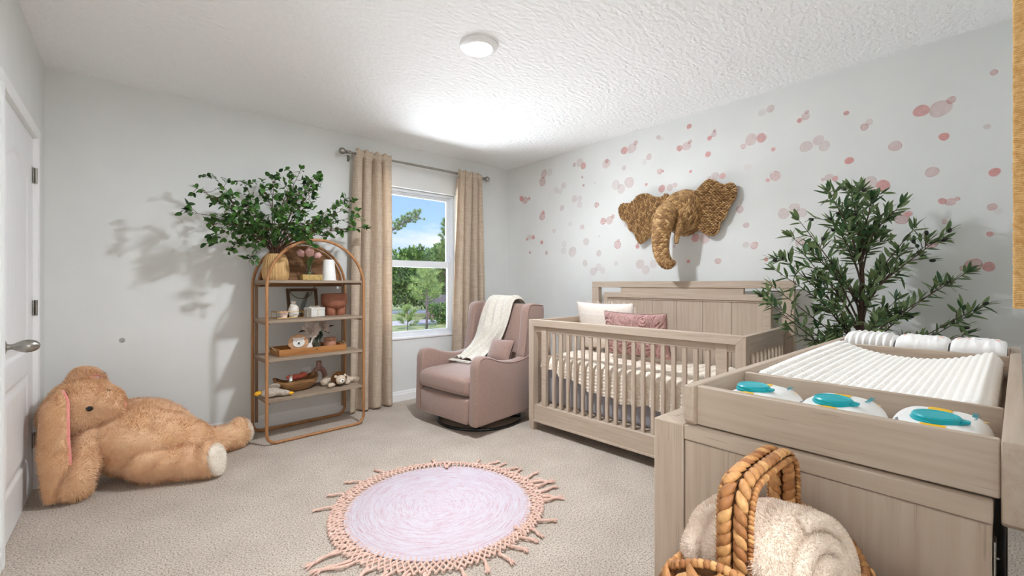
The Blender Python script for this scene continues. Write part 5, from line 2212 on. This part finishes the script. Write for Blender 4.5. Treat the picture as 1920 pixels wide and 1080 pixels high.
# loose tassels lying on the carpet or flipped over the disc
tas = [(a, 1) for a in (-38, -33, -27, -21, -14, -8, 2, 10, 17, 25, 33, 62, 96, 112, 128, 143, 186, 197, 207, 216, 224, 232, 258, 266, 274, 283, 292, 301, 247)]
tas += [(50, -1), (56, -1), (286, -1)]
for a, sg in tas:
    big = 1.25 if (-40 < a < 0 or 180 < a < 235) else .8
    a = R(a)
    p0 = rim_pt(a, 1)
    od = V((math.cos(a), math.sin(a), 0)) * sg
    td = V((-math.sin(a), math.cos(a), 0))
    bend = rr_.uniform(-.6, .6)
    L0 = rr_.uniform(.05, .085) * big
    z0 = .010 if sg > 0 else .024
    p1 = p0 + od * L0 * .55 + td * bend * L0 * .35
    p1.z = z0 + .004
    p2 = p0 + od * L0 + td * bend * L0 * .9
    p2.z = z0
    mb = MB()
    mb.tube(spline([p0, p1, p2], 5), [.007 + .0015 * math.sin(i) for i in range(11)], 7)
    if big > 1:
        p3 = p0 + td * .02
        mb.tube(spline([p3, p3 + od * L0 * .5 - td * .012 + V((0, 0, .004)), p2], 5), .006, 7)
    for k in range(30):
        e = p2 + (od + td * (rr_.uniform(-.45, .45) + bend * .5)).normalized() * rr_.uniform(.012, .046) * big + td * rr_.uniform(-.006, .006)
        e.z = rr_.uniform(.003, .014) + (z0 - .01)
        mb.tube([p2, p2.lerp(e, .5) + V((0, 0, .004)), e], [.0034, .0026, .0014], 4)
    mb.ell(p2, (.009, .009, .007), 8, 6)
    mb.build('tassel', M['blushcord'], rug)
# ------------------------------------------------------------------ leafy branches in the ribbed vase
def leaf_mat(name, a, b_, rough=.45, tr=.15):
    m = mk(name, c(*a), c(*b_), 22, rough=rough, trans=tr, spec=.35)
    nt = m.node_tree
    g = nt.nodes.new('ShaderNodeNewGeometry')
    r = next(n for n in nt.nodes if n.type == 'VALTORGB')
    nt.links.new(g.outputs['Random Per Island'], r.inputs[0])
    r.color_ramp.elements[0].position = 0
    r.color_ramp.elements[1].position = 1
    return m


M['ficus'] = leaf_mat('ficus_leaf', (88, 132, 58), (26, 58, 28))
M['twig'] = mk('twig_brown', c(104, 76, 60), c(78, 56, 44), 60, rough=.8)
M['olive'] = leaf_mat('olive_leaf', (136, 156, 106), (54, 90, 54))
M['bark'] = mk('olive_bark', c(96, 76, 64), c(66, 52, 46), 24, rough=.9, bump=.5, bscale=60, stretch=(1, 1, .3), bdist=.006)
M['olivefruit'] = mk('black_olive', c(34, 30, 34), c(46, 44, 40), 30, rough=.3)
PT = [(0.731, -0.450, 1.687), (0.762, -0.500, 1.847), (0.870, -0.350, 1.975), (0.843, -0.500, 1.619), (0.899, -0.400, 1.654), (0.864, -0.350, 1.537),
      (0.999, -0.300, 1.471), (1.091, -0.500, 1.394), (1.076, -0.250, 1.986), (1.160, -0.500, 1.904), (1.286, -0.300, 2.047), (1.462, -0.350, 2.122),
      (1.542, -0.450, 2.052), (1.635, -0.300, 2.072), (1.818, -0.350, 1.930), (1.920, -0.400, 1.779), (1.993, -0.350, 1.702), (1.772, -0.500, 1.655),
      (1.696, -0.300, 1.627), (1.781, -0.500, 1.824), (1.092, -0.550, 1.468), (1.470, -0.600, 1.511), (0.916, -0.600, 1.787), (1.034, -0.650, 1.747),
      (1.404, -0.200, 1.926), (1.269, -0.600, 1.718), (1.402, -0.650, 1.766), (1.028, -0.200, 1.618), (1.153, -0.650, 1.587), (1.486, -0.200, 1.656),
      (1.532, -0.600, 1.705), (1.771, -0.200, 1.819), (1.474, -0.600, 1.883), (1.348, -0.500, 1.963), (1.172, -0.200, 1.757), (0.966, -0.600, 1.687),
      (1.313, -0.250, 1.637), (1.517, -0.650, 1.616), (0.918, -0.250, 1.835), (1.528, -0.200, 2.042),]
OT = [(3.351, -3.462, 1.757), (3.400, -3.550, 1.764), (3.538, -3.569, 1.782), (3.501, -3.620, 1.711), (3.597, -3.734, 1.680), (3.646, -3.661, 1.658),
      (3.820, -3.893, 1.491), (3.820, -3.762, 1.570), (3.820, -3.963, 1.263), (3.820, -4.026, 1.093), (3.820, -3.995, 1.055), (3.820, -3.963, 0.932),
      (3.780, -3.879, 1.203), (3.187, -3.364, 1.598), (3.190, -3.329, 1.469), (3.370, -3.240, 1.353), (3.296, -3.210, 1.291), (3.282, -3.205, 1.194),
      (3.236, -3.167, 1.128), (3.100, -3.258, 1.091), (3.268, -3.364, 1.373), (3.403, -3.372, 1.398), (3.329, -3.272, 0.938), (3.439, -3.325, 0.944),
      (3.566, -3.427, 0.883), (3.514, -3.655, 1.019), (3.783, -3.710, 1.391), (3.501, -3.442, 1.609), (3.403, -3.414, 1.115), (3.391, -3.516, 1.471),
      (3.646, -3.636, 1.480), (3.495, -3.637, 1.235), (3.511, -3.360, 1.238), (3.840, -3.677, 1.111), (3.555, -3.531, 1.604), (3.419, -3.498, 1.057),
      (3.599, -3.446, 1.302), (3.702, -3.651, 1.022), (3.711, -3.552, 1.460), (3.820, -3.818, 1.432),]
rp_ = random.Random(5)
lb = root('leafy_branches', (1.283, -.33, Z1 + .11), 'spreading bouquet of green ficus branches rising from the ribbed vase', 'branches')
lx, ly, lz = 1.283, -.33, Z1 + .11
tw, lv_ = MB(), MB()


def ruv(r_, s_=1):
    return V((r_.uniform(-1, 1), r_.uniform(-1, 1), r_.uniform(-1, 1))) * s_


def spray(mb, p, d, n_, l, w, r_):
    for k in range(n_):
        dd = (V(d).normalized() * .35 + ruv(r_, 1) + V((0, 0, .15)))
        if dd.length < .2:
            dd = V(d)
        mb.leaf(V(p) + ruv(r_, .006), dd, ruv(r_) + V((0, 0, 1.2)), l * r_.uniform(.7, 1.2), w * r_.uniform(.8, 1.2), .25, .25)


for i, t in enumerate(PT):
    tip = V(t) - V((lx, ly, lz))
    tip.y = max(-.36, min(.27, tip.y))
    a = rp_.uniform(0, 6.28)
    b0 = V((.022 * math.cos(a), .022 * math.sin(a), .0))
    L0 = tip.length
    hz = V((tip.x, tip.y, 0))
    c1 = b0 + V((hz.x * .05, hz.y * .05, .13))
    droop = max(0, .25 - tip.z) * .8
    c2 = b0.lerp(tip, .55) + V((0, 0, .10 + droop)) + ruv(rp_, .025)
    pts = spline([b0, c1, c2, tip], 9)
    n_ = len(pts)
    tw.tube(pts, [.0052 * (1 - .75 * k / (n_ - 1)) for k in range(n_)], 5)
    for k in range(int(n_ * .5), n_):
        d = (pts[min(n_ - 1, k + 1)] - pts[max(0, k - 1)])
        f = k / (n_ - 1)
        if rp_.random() < .28 + .5 * f:
            sd = (d.normalized() * .5 + ruv(rp_, .9)).normalized()
            sl = rp_.uniform(.03, .085)
            e = pts[k] + sd * sl
            e.y = max(-.38, min(.28, e.y))
            m_ = pts[k].lerp(e, .5) + ruv(rp_, .008)
            tw.tube([pts[k], m_, e], [.0022, .0016, .001], 4)
            spray(lv_, e, sd, rp_.randint(2, 4), .044, .031, rp_)
            if rp_.random() < .5:
                spray(lv_, m_, sd, 1, .038, .027, rp_)
        elif f > .5:
            spray(lv_, pts[k], d, 1, .036, .025, rp_)
    spray(lv_, tip, tip - pts[-3], 3, .044, .031, rp_)
tw.build('twigs', M['twig'], lb)
lv_.build('leaves', M['ficus'], lb, ang=180)

# ------------------------------------------------------------------ olive tree in the far right corner behind the dresser
TX, TY = 3.605, -3.555
ol = root('olive_tree', (TX, TY, 0), 'potted artificial olive tree with black olives between crib and changing table', 'potted tree')
MB().lathe([(0, 0), (.11, 0), (.125, .02), (.15, .26), (.152, .28), (.14, .28), (.135, .24), (0, .24)], 40).build('pot', M['cream'], ol, ang=40)
MB().lathe([(.138, .242), (.07, .252), (0, .258)], 30).build('moss', mk('moss', c(96, 100, 62), c(70, 66, 44), 60, rough=1, bump=1, bscale=60), ol)
tk = spline([(0, 0, .24), (.012, .004, .55), (.0, 0, .87), (.006, -.006, 1.18), (-.002, .002, 1.42), (-.022, .018, 1.62)], 8)
n_ = len(tk)
tb_, ob, ovs = MB(), MB(), []
tb_.tube(tk, [.021 * (1 - .72 * (k / (n_ - 1)) ** 1.2) for k in range(n_)], 10)
ro = random.Random(31)
for i, t in enumerate(OT):
    tip = V(t) - V((TX, TY, .05 if t[2] > 1.55 else .01))
    hz_ = math.hypot(tip.x, tip.y)
    zb = max(.62, min(1.60, tip.z - .25 - hz_ * .45 + ro.uniform(-.06, .06)))
    if tip.z < 1.0:
        zb = max(.55, tip.z - .25)
    base_ = min(tk, key=lambda q: abs(q.z - zb)).copy()
    mid = base_.lerp(tip, .5) + V((0, 0, .045 * (1 if tip.z > 1.0 else .6))) + ruv(ro, .02)
    pts = spline([base_, base_.lerp(mid, .5) + V((0, 0, .02)), mid, tip], 9)
    m = len(pts)
    tb_.tube(pts, [.0062 * (1 - .78 * k / (m - 1)) for k in range(m)], 5)
    k0 = int(m * .40)
    for k in range(k0, m):
        d = (pts[min(m - 1, k + 1)] - pts[max(0, k - 1)]).normalized()
        o1 = d.cross(V((0, 0, 1)) if abs(d.z) < .9 else V((1, 0, 0))).normalized()
        o2 = d.cross(o1)
        an = k * 1.35 + i
        for s_ in (-1, 1):
            if ro.random() < .62:
                sd = (o1 * math.cos(an) + o2 * math.sin(an)) * s_
                dd = d * ro.uniform(.6, 1.1) + sd * .9 + V((0, 0, ro.uniform(-.2, .15)))
                ob.leaf(pts[k], dd, sd.cross(d) + V((0, 0, 1.3)), ro.uniform(.060, .090), ro.uniform(.015, .021), .12, ro.uniform(-.1, .3))
        if ro.random() < .24:
            sd = (o1 * math.cos(an + .8) + o2 * math.sin(an + .8))
            e = pts[k] + (d * .6 + sd + V((0, 0, .3))).normalized() * ro.uniform(.05, .11)
            e.x = min(e.x, W - TX - .06)
            tb_.tube([pts[k], pts[k].lerp(e, .5) + V((0, 0, .006)), e], [.0022, .0017, .001], 4)
            for q in range(5):
                p = pts[k].lerp(e, .35 + .13 * q)
                ob.leaf(p, (e - pts[k]).normalized() * .8 + ruv(ro, .75), ruv(ro, .6) + V((0, 0, 1)), ro.uniform(.055, .085), ro.uniform(.015, .020), .12, .1)
            if ro.random() < .32:
                ovs.append((e + V((0, 0, -.008)), (e - pts[k]).normalized()))
    for q in range(5):
        ob.leaf(tip, (tip - pts[-3]).normalized() + ruv(ro, .5), ruv(ro, .5) + V((0, 0, 1)), .075, .018, .12, .1)
    if i % 3 == 0:
        ovs.append((tip + (tip - pts[-4]).normalized() * .02, (tip - pts[-4]).normalized()))
tb_.build('trunk_and_branches', M['bark'], ol)
lim = W - TX - .012
ob.v = [(min(p[0], lim), p[1], p[2]) for p in ob.v]
ob.build('leaves', M['olive'], ol, ang=180)
o0 = None
for p, d in ovs[:46]:
    if o0 is None:
        o0 = MB().ell((0, 0, 0), (.0095, .0095, .0145), 12, 8).build('olive', M['olivefruit'], ol)
        q = o0
    else:
        q = o0.copy()
        COL.objects.link(q)
    q.parent = ol
    q.location = p
    q.rotation_euler = (d + ruv(ro, .3)).to_track_quat('Z', 'Y').to_euler()
# ------------------------------------------------------------------ plaited water hyacinth hamper in front of the dresser end
M['hyacinth'] = island_mat('water_hyacinth', [(204, 150, 92), (176, 120, 70), (156, 100, 56), (190, 136, 82), (214, 164, 106)])
M['hydark'] = mk('hyacinth_gap_shade', c(110, 72, 40), c(80, 52, 30), 40, rough=.8)  # dark shell colour stands in for shade between the plaits
BX, BY = 1.185, -3.888
bk = root('hyacinth_basket', (BX, BY, 0), 'tall plaited water hyacinth basket with arched handle holding towels', 'basket')
hxb, hyb, rcb = .142, .108, .05
rb_ = random.Random(2)


def petal(mb, p, d, n, l, w, h):
    """one flattened strand of a plait: pointed at both ends"""
    d = V(d).normalized()
    n = V(n)
    s_ = n.cross(d)
    s_.normalize()
    n = d.cross(s_)
    vs, fs = [], []
    prof = ((0, .0), (.12, .55), (.35, 1), (.62, .92), (.86, .5), (1, 0))
    for t, k in prof:
        c0 = V(p) + d * (t - .5) * l + n * h * (.5 + .5 * math.sin(PI * t)) * .7
        if k == 0:
            vs.append(c0 - n * h * .3)
        else:
            for a in range(6):
                q = 2 * PI * a / 6
                vs.append(c0 + s_ * w / 2 * k * math.cos(q) + n * h / 2 * k * math.sin(q))
    m = len(prof) - 2
    for a in range(6):
        fs.append((0, 1 + (a + 1) % 6, 1 + a))
    for i in range(m - 1):
        for a in range(6):
            x = 1 + i * 6
            fs.append((x + a, x + (a + 1) % 6, x + 6 + (a + 1) % 6, x + 6 + a))
    x = 1 + (m - 1) * 6
    for a in range(6):
        fs.append((x + a, x + (a + 1) % 6, len(vs) - 1))
    mb.add(vs, fs)


def rim_z(x, y):
    return .745 + .058 * max(0, 1 - (abs(y) / hyb) ** 2) if abs(x) > hxb - .04 else .745


out_ = rounded(2 * hxb, 2 * hyb, rcb, 8)
# resample outline evenly
per = [V((x, y, 0)) for x, y in out_]
Ls = [0]
for i in range(len(per)):
    Ls.append(Ls[-1] + (per[(i + 1) % len(per)] - per[i]).length)


def on(t):
    t = (t % 1) * Ls[-1]
    for i in range(len(per)):
        if Ls[i + 1] >= t:
            f = (t - Ls[i]) / max(1e-9, Ls[i + 1] - Ls[i])
            a, b = per[i], per[(i + 1) % len(per)]
            p = a.lerp(b, f)
            d = (b - a)
            d = d.normalized() if d.length > 1e-9 else V((1, 0, 0))
            return p, d, V((d.y, -d.x, 0))
    return per[0], V((1, 0, 0)), V((0, -1, 0))


wall_ = MB()


def shell(u, v):
    p, d, n = on(u)
    k = .86 + .14 * v
    return (p.x * k, p.y * k, .005 + v * (rim_z(p.x, p.y) - .008))


wall_.cur = 1
wall_.grid(shell, 96, 24, cu=True)
wall_.add([shell(i / 96, .02) for i in range(96)], [tuple(range(96))])
wall_.cur = 0
NC = 42
for i in range(NC):
    for k in range(22):
        u = (i + .5) / NC
        p, d, n = on(u)
        v = (k + .5) / 22
        zr = rim_z(p.x, p.y)
        z = .01 + v * (zr - .02)
        kk = .86 + .14 * v
        s_ = 1 if i % 2 else -1
        for side, off in ((1, .002),) + (((-1, -.004),) if k > 15 else ()):
            q = V((p.x * kk, p.y * kk, z)) + n * off * side * (1 if side > 0 else 1)
            petal(wall_, q, d * s_ * .62 + V((0, 0, 1)), n * side, .060, .027, .014)
wall_.build('woven_body', [M['hyacinth'], M['hydark']], bk, ang=180)
rm = MB()
NR = 100
for i in range(NR):
    a, b = V(shell(i / NR, 1)), V(shell((i + 1) / NR, 1))
    p, d, n = on((i + .5) / NR)
    rm.along(a.lerp(b, .5) + V((0, 0, .003)), (b - a) + n * .004 + V((0, 0, .006)), V((0, 0, 1)), (b - a).length * 1.5, .014, .014)
rm.build('bound_rim', M['hyacinth'], bk, ang=180)
# handle: two-column plait between wrapped edge cords, bent into an arch across the basket
hp = spline([(-.094, .66), (-.096, .74), (-.097, .83), (-.094, .872), (-.078, .898), (-.05, .906), (.0, .908), (.06, .907), (.092, .898), (.106, .872), (.109, .82), (.109, .74), (.108, .66)], 10)
hp = [V((p[0], .010, p[1])) for p in hp]
HL = [0]
for a, b in zip(hp, hp[1:]):
    HL.append(HL[-1] + (b - a).length)


def ha(s_):
    k = 0
    while k < len(HL) - 2 and HL[k + 1] < s_:
        k += 1
    f = (s_ - HL[k]) / (HL[k + 1] - HL[k])
    d = (hp[k + 1] - hp[k]).normalized()
    return hp[k].lerp(hp[k + 1], f), d, V((0, 1, 0)).cross(d).normalized() * -1


hd_ = MB()
hd_.cur = 1
n_ = len(hp)
for k in range(n_ - 1):
    pass
hd_.grid(lambda u, v: ha(v * HL[-1])[0] + V((0, (.019 if math.cos(u * 2 * PI) > 0 else -.019), 0)) + ha(v * HL[-1])[2] * (.003 if math.sin(u * 2 * PI) > 0 else -.003), 4, 60, cu=True)
hd_.cur = 0
st_ = .0165
for col, sg in ((-.0105, 1), (.0105, -1)):
    m = int(HL[-1] / st_)
    for i in range(m):
        p, d, n = ha((i + .5 + (.5 if sg < 0 else 0)) * st_ if (i + 1) * st_ < HL[-1] else HL[-1] - .001)
        for side in (1, -1):
            petal(hd_, p + V((0, col, 0)) + n * side * .003, d + V((0, sg * .55, 0)), n * side, .036, .0165, .010)
for y in (-.0225, .0225):
    m = int(HL[-1] / .0065)
    for i in range(m):
        p, d, n = ha((i + .5) * .0065)
        hd_.along(p + V((0, y, 0)), d * .8 + n * .7, V((0, 1, 0)), .0125, .0065, .0105)
hd_.build('handle', [M['hyacinth'], M['hydark']], bk, ang=180)
# rolled fleece and a folded cloth inside
M['fleece'] = mk('cream_fleece', c(234, 219, 203), c(224, 205, 188), 14, rough=.95, sheen=.4)
tr2 = root('rolled_blanket', (BX + .002, BY + .004, .738), 'fluffy cream fleece blanket rolled up inside the plaited basket', 'blanket', R(-16))
tr2.rotation_euler.x = R(-13)
rl = MB()


def roll(u, v):
    a = u * 2 * PI
    y = .088 - .185 * v
    e = max(0, 1 - abs(2 * v - 1) ** 5) ** .4
    r_ = (.090 + .009 * math.sin(a * 2 + 1 + v * 3) + .007 * noise.noise((math.cos(a) * 2, math.sin(a) * 2, v * 5))) * (.45 + .55 * e)
    g = .010 * math.exp(-((v - .30 - .06 * math.sin(a)) / .05) ** 2)
    return ((r_ - g) * 1.05 * math.cos(a), y, (r_ - g) * .93 * math.sin(a) + .03)


rl.grid(roll, 80, 60, cu=True)
for v_ in (0, 1):
    rl.add([roll(i / 80, v_) for i in range(80)], [tuple(range(80))])
# coiled end
sp_ = []
for i in range(70):
    t = i / 69
    a = t * 4.4 * PI + .6
    r_ = .010 + .066 * t
    sp_.append((r_ * math.cos(a), -.092 - .016 * (1 - t), .03 + r_ * math.sin(a) * .9))
rl.tube(sp_, [.0125] * 70, 8)
fur(rl, 60000, .0048, .0005, (0, 0, -.1), seed=17, curl=1.1)
rl.build('rolled_fleece', M['fleece'], tr2, ang=180)
pc = root('pink_cloth', (BX + .100, BY - .158, .0), 'dusty pink folded cloth tucked beside the basket, its top showing', 'cloth')
M['pinkcloth'] = mk('pink_cloth', c(226, 184, 170), c(214, 168, 154), 12, rough=.9, bump=.3, bscale=160, bdist=.002)


def cloth(u, v):
    a = u * 2 * PI
    x = .042 * math.copysign(abs(math.cos(a)) ** .5, math.cos(a))
    y = .032 * math.copysign(abs(math.sin(a)) ** .5, math.sin(a))
    k = math.cos(max(0, v - .93) / .07 * PI / 2) ** .5 if v > .93 else 1
    f = 1 + .05 * math.sin(a * 5 + v * 4)
    return (x * k * f, y * k * f, .002 + v * (.748 + .012 * math.sin(x * 60)))


cl_ = MB().grid(cloth, 48, 60, cu=True)
cl_.build('cloth', M['pinkcloth'], pc, ang=180)
# ------------------------------------------------------------------ garden seen through the window
GZ = -1.6
M['lawn'] = mk('dry_lawn', c(176, 172, 112), c(118, 132, 70), 1.4, detail=8, rough=.95, lo=.4, hi=.6)
M['track'] = mk('gravel_track', c(206, 192, 190), c(178, 164, 164), 3, rough=.95)
gnd = MB().box(-30, 90, .16, 120, GZ - .1, GZ, 0).build('ground', M['lawn'])
gnd['kind'] = 'structure'
for x0, y0, k, w, nm in ((14.45, 24.97, -.163, 1.7, 'gravel_track'), (19.65, 35.75, -.435, 2.4, 'sandy_road')):
    t = MB().grid(lambda u, v: (-15 + 75 * u, y0 + k * (-15 + 75 * u - x0) + w * (2 * v - 1) + .25 * math.sin(u * 30), GZ + .004), 60, 3).build(nm, M['track'])
    t['kind'] = 'structure'
M['needle'] = leaf_mat('pine_needles', (190, 205, 130), (78, 112, 62), .6, .3)
M['bushleaf'] = leaf_mat('bush_leaf', (150, 182, 98), (48, 84, 46), .6, .3)
M['pinebark'] = mk('pine_bark', c(122, 108, 104), c(84, 74, 74), 6, rough=.95)
rt_ = random.Random(77)


def tuft(mb, p, d, n_, l, w):
    d = V(d).normalized()
    for k in range(n_):
        dd = (d + ruv(rt_, .85)).normalized()
        s_ = dd.cross(ruv(rt_)).normalized() * w
        q = V(p)
        mb.add([q - s_, q + s_, q + dd * l], [(0, 1, 2)])


def pine(loc, h, spread, name, label, clear=.35, nb=26, tl=.2, group=None, r0=.05, tw_=.012, tn=34, lean=0, only=None):
    r = root(name, loc, label, 'tree', 0, group)
    tr, nd = MB(), MB()
    tk = spline([(0, 0, 0), (lean * .3, 0, h * .4), (lean * .6, 0, h * .75), (lean, 0, h)], 6)
    n_ = len(tk)
    tr.tube(tk, [r0 * (1 - .7 * k / (n_ - 1)) for k in range(n_)], 8)
    for i in range(nb):
        f = clear + (1 - clear) * (i + .5) / nb
        a = i * 2.4 + rt_.uniform(-.3, .3)
        L_ = spread * (1.05 - f) ** .7 * rt_.uniform(.6, 1.1)
        p0 = V((lean * f, 0, h * f))
        d = V((math.cos(a), math.sin(a), .25 + .5 * f))
        e = p0 + d * L_
        m = p0.lerp(e, .5) - V((0, 0, L_ * .08))
        tr.tube([p0, m, e], [r0 * .3, r0 * .2, r0 * .08], 5)
        for k in range(5):
            q = p0.lerp(e, .35 + .65 * k / 4) + ruv(rt_, .10 * L_)
            tuft(nd, q, d * .5 + V((0, 0, .6)), tn, tl * rt_.uniform(.8, 1.2), tw_)
    tuft(nd, (lean, 0, h), (0, 0, 1), tn * 2, tl, tw_)
    tr.build('trunk', M['pinebark'], r)
    nd.build('needles', M['needle'], r, smooth=False)
    return r


def bush(loc, rad, n_, ls, name, label, trunk=0, group=None, cat_='tree', mat='bushleaf'):
    r = root(name, loc, label, cat_, 0, group)
    mb = MB()
    rx, ry, rz = rad
    lumps = [(ruv(rt_, .62), rt_.uniform(.42, .62)) for _ in range(16)]
    for k in range(n_):
        o, q = lumps[k % 16]
        d = ruv(rt_).normalized()
        p = o + d * q * rt_.uniform(.75, 1.0)
        P = V((p.x * rx, p.y * ry, p.z * rz + rz * .92 + trunk))
        if P.z < .02:
            continue
        s_ = ls * rt_.uniform(.6, 1.3)
        mb.leaf(P, d + ruv(rt_, .8), ruv(rt_), s_, s_ * .6, .2, .1, 1)
    mb.build('foliage', M[mat], r, smooth=False)
    tb = MB().tube([(0, 0, 0), (.05, 0, trunk + rz * .5), (0, .05, trunk + rz * 1.1)], [.16 if trunk else .06, .11, .05], 8)
    for a in (0, 2.1, 4.2):
        tb.tube([(0, 0, trunk * .9 + rz * .2), (math.cos(a) * rx * .5, math.sin(a) * ry * .5, trunk + rz)], [.08, .03], 6)
    tb.build('stems', M['pinebark'], r)
    return r


pine((14.25, 19.79, GZ), 3.65, 1.5, 'young_pine_tree', 'slender young pine standing on the lawn just beyond the window', .42, 20, .42, None, .075, .010, 60)
pine((13.05, 19.98, GZ), 1.3, .8, 'pine_sapling_tree', 'low pine sapling left of the young pine at the foot of the view', .1, 9, .34, None, .03, .010, 44)
bush((19.9, 33.4, GZ), (2.4, 2.4, 2.75), 12000, .30, 'oak_tree', 'broad dark green oak left of the young pine beyond the track', .7, 'trees beyond the lawn')
bush((29.2, 43.7, GZ), (3.4, 2.6, 3.6), 11000, .36, 'oak_tree', 'mid green oak directly behind the young pine in the window view', .6, 'trees beyond the lawn')
bush((37.1, 51.5, GZ), (4.6, 3, 4.5), 9000, .40, 'oak_tree', 'far oak crown at the right side of the view, above the shed', .6, 'trees beyond the lawn')
bush((17.05, 22.7, GZ), (.85, .8, .70), 3200, .15, 'leafy_shrub', 'bright leafy shrub in front of the brown shed outside', .1, None, 'shrub')
pine((24.3, 33.4, GZ), 9.0, 1.7, 'tall_pine_tree', 'tall airy pine at the right side of the upper window', .40, 34, .40, 'tall pines beyond the lawn', .13, .016, 34)
lp2 = pine((19.96, 40.0, GZ), 9.5, 2.2, 'tall_pine_tree', 'tall pine partly hidden by the left curtain, branch across the sky', .7, 16, .42, 'tall pines beyond the lawn', .2, .018, 34, .2)
# the branch reaching across the sky from the left
bb, bn = MB(), MB()
pth = spline([(.1, 0, 7.9), (1.15, -1.0, 8.35), (2.2, -1.95, 9.2), (3.3, -2.85, 9.75)], 8)
bb.tube(pth, [.12 - .08 * i / (len(pth) - 1) for i in range(len(pth))], 6)
for i, p in enumerate(pth[8:]):
    for k in range(4):
        e = p + V((rt_.uniform(-.3, .6), rt_.uniform(-.4, .4), rt_.uniform(-.35, .85)))
        bb.tube([p, e], [.03, .015], 4)
        tuft(bn, e, (0, 0, 1), 60, .36, .018)
bb.build('long_branch', M['pinebark'], lp2)
bn.build('branch_needles', M['needle'], lp2, smooth=False)
# low brown shed behind the shrub
sh_ = root('garden_shed', (20.1, 25.6, GZ), 'low brown wooden shed with pitched roof outside behind the shrub', 'shed', R(-41))
M['shedwood'] = wood('shed_boards', c(150, 122, 112), c(118, 96, 90), 2, fine=.5)
MB().box(-1.9, 1.9, -1.2, 1.2, 0, 1.25, 0).prism([(-1.2, 1.25), (1.2, 1.25), (0, 1.85)], -1.9, 1.9, 'x').build('walls', M['shedwood'], sh_)
M['shedroof'] = mk('shed_roof', c(104, 94, 92), None, rough=.9)
for s_ in (-1, 1):
    MB().hexa([(-2.1, s_ * 1.45, 1.14), (2.1, s_ * 1.45, 1.14), (2.1, 0, 1.87), (-2.1, 0, 1.87), (-2.1, s_ * 1.45, 1.2), (2.1, s_ * 1.45, 1.2), (2.1, 0, 1.93), (-2.1, 0, 1.93)], 0).build('roof_slope', M['shedroof'], sh_)
# ------------------------------------------------------------------ camera
cam = bpy.data.cameras.new('camera')
cam.sensor_width = 36
cam.lens = 36 * 824 / 1920
cam.shift_y = -8 / 1920
cam.clip_start = .02
cam.clip_end = 400
co = bpy.data.objects.new('camera', cam)
COL.objects.link(co)
co.location = (.42, -4.15, 1.2)
co.rotation_euler = (R(90), 0, R(-41))
SC.camera = co

# ------------------------------------------------------------------ sky, daylight and added fill lights
wd = bpy.data.worlds.new('sky')
SC.world = wd
wd.use_nodes = True
nt = wd.node_tree
N, L = nt.nodes, nt.links
bg = N['Background']
tc = N.new('ShaderNodeTexCoord')
sx = N.new('ShaderNodeSeparateXYZ')
L.new(tc.outputs['Generated'], sx.inputs[0])
rp = N.new('ShaderNodeValToRGB')
e = rp.color_ramp.elements
e[0].position, e[0].color = 0, c(206, 226, 250)
e[1].position, e[1].color = .45, c(90, 150, 240)
q = e.new(.12)
q.color = c(170, 208, 254)
L.new(sx.outputs[2], rp.inputs[0])
mp = N.new('ShaderNodeMapping')
mp.inputs['Scale'].default_value = (1, 1, 4)
mp.inputs['Location'].default_value = (.3, .1, .0)
L.new(tc.outputs['Generated'], mp.inputs[0])
nz = N.new('ShaderNodeTexNoise')
nz.inputs['Scale'].default_value = 4
nz.inputs['Detail'].default_value = 6
L.new(mp.outputs[0], nz.inputs['Vector'])
cr = N.new('ShaderNodeValToRGB')
cr.color_ramp.elements[0].position = .52
cr.color_ramp.elements[1].position = .75
L.new(nz.outputs[0], cr.inputs[0])
mx = N.new('ShaderNodeMix')
mx.data_type = 'RGBA'
L.new(cr.outputs[0], mx.inputs[0])
L.new(rp.outputs[0], mx.inputs[6])
mx.inputs[7].default_value = c(240, 244, 250)
L.new(mx.outputs[2], bg.inputs[0])
bg.inputs[1].default_value = SKY


def sun(name, dr, st, ang, col):
    l = bpy.data.lights.new(name, 'SUN')
    l.energy = st
    l.angle = R(ang)
    l.color = col
    o = bpy.data.objects.new(name, l)
    COL.objects.link(o)
    o.rotation_euler = V(dr).to_track_quat('-Z', 'Y').to_euler()
    o.location = (2.7, 6, 8)
    return o


sun('sun', (.35, .75, -.75), SUN, .6, (1, .95, .86))
sun('sky_glow', (.02, -.8, -.50), GLOW, 40, (.72, .84, 1))

pb = bpy.data.lights.new('ground_fill', 'AREA')  # added area light below the sill, standing in for sunlit ground
pb.shape = 'RECTANGLE'
pb.size, pb.size_y = 14, 11.5
pb.energy = GROUND_FILL
pb.color = (.86, .93, 1)
po_ = bpy.data.objects.new('ground_fill', pb)
COL.objects.link(po_)
po_.location = (3.0, 9, GZ + .06)
po_.rotation_euler = V((0, 0, 1)).to_track_quat('-Z', 'Y').to_euler()

# unseen fill light, added in the hall behind the camera for the near side
hl = bpy.data.lights.new('hall_fill', 'AREA')
hl.shape = 'DISK'
hl.size = .35
hl.energy = HALL_FILL
hl.color = (.93, .96, 1)
ho = bpy.data.objects.new('hall_fill', hl)
COL.objects.link(ho)
ho.location = (.46, -4.95, 2.47)

# ------------------------------------------------------------------ output look
vs_ = SC.view_settings
vs_.view_transform = 'Standard'
vs_.look = 'None'
vs_.gamma = 1
vs_.use_curve_mapping = False
vs_.exposure = EXPO
cy = SC.cycles
cy.max_bounces = 10
cy.diffuse_bounces = 8
cy.transparent_max_bounces = 24
cy.sample_clamp_indirect = 6
cy.use_denoising = True
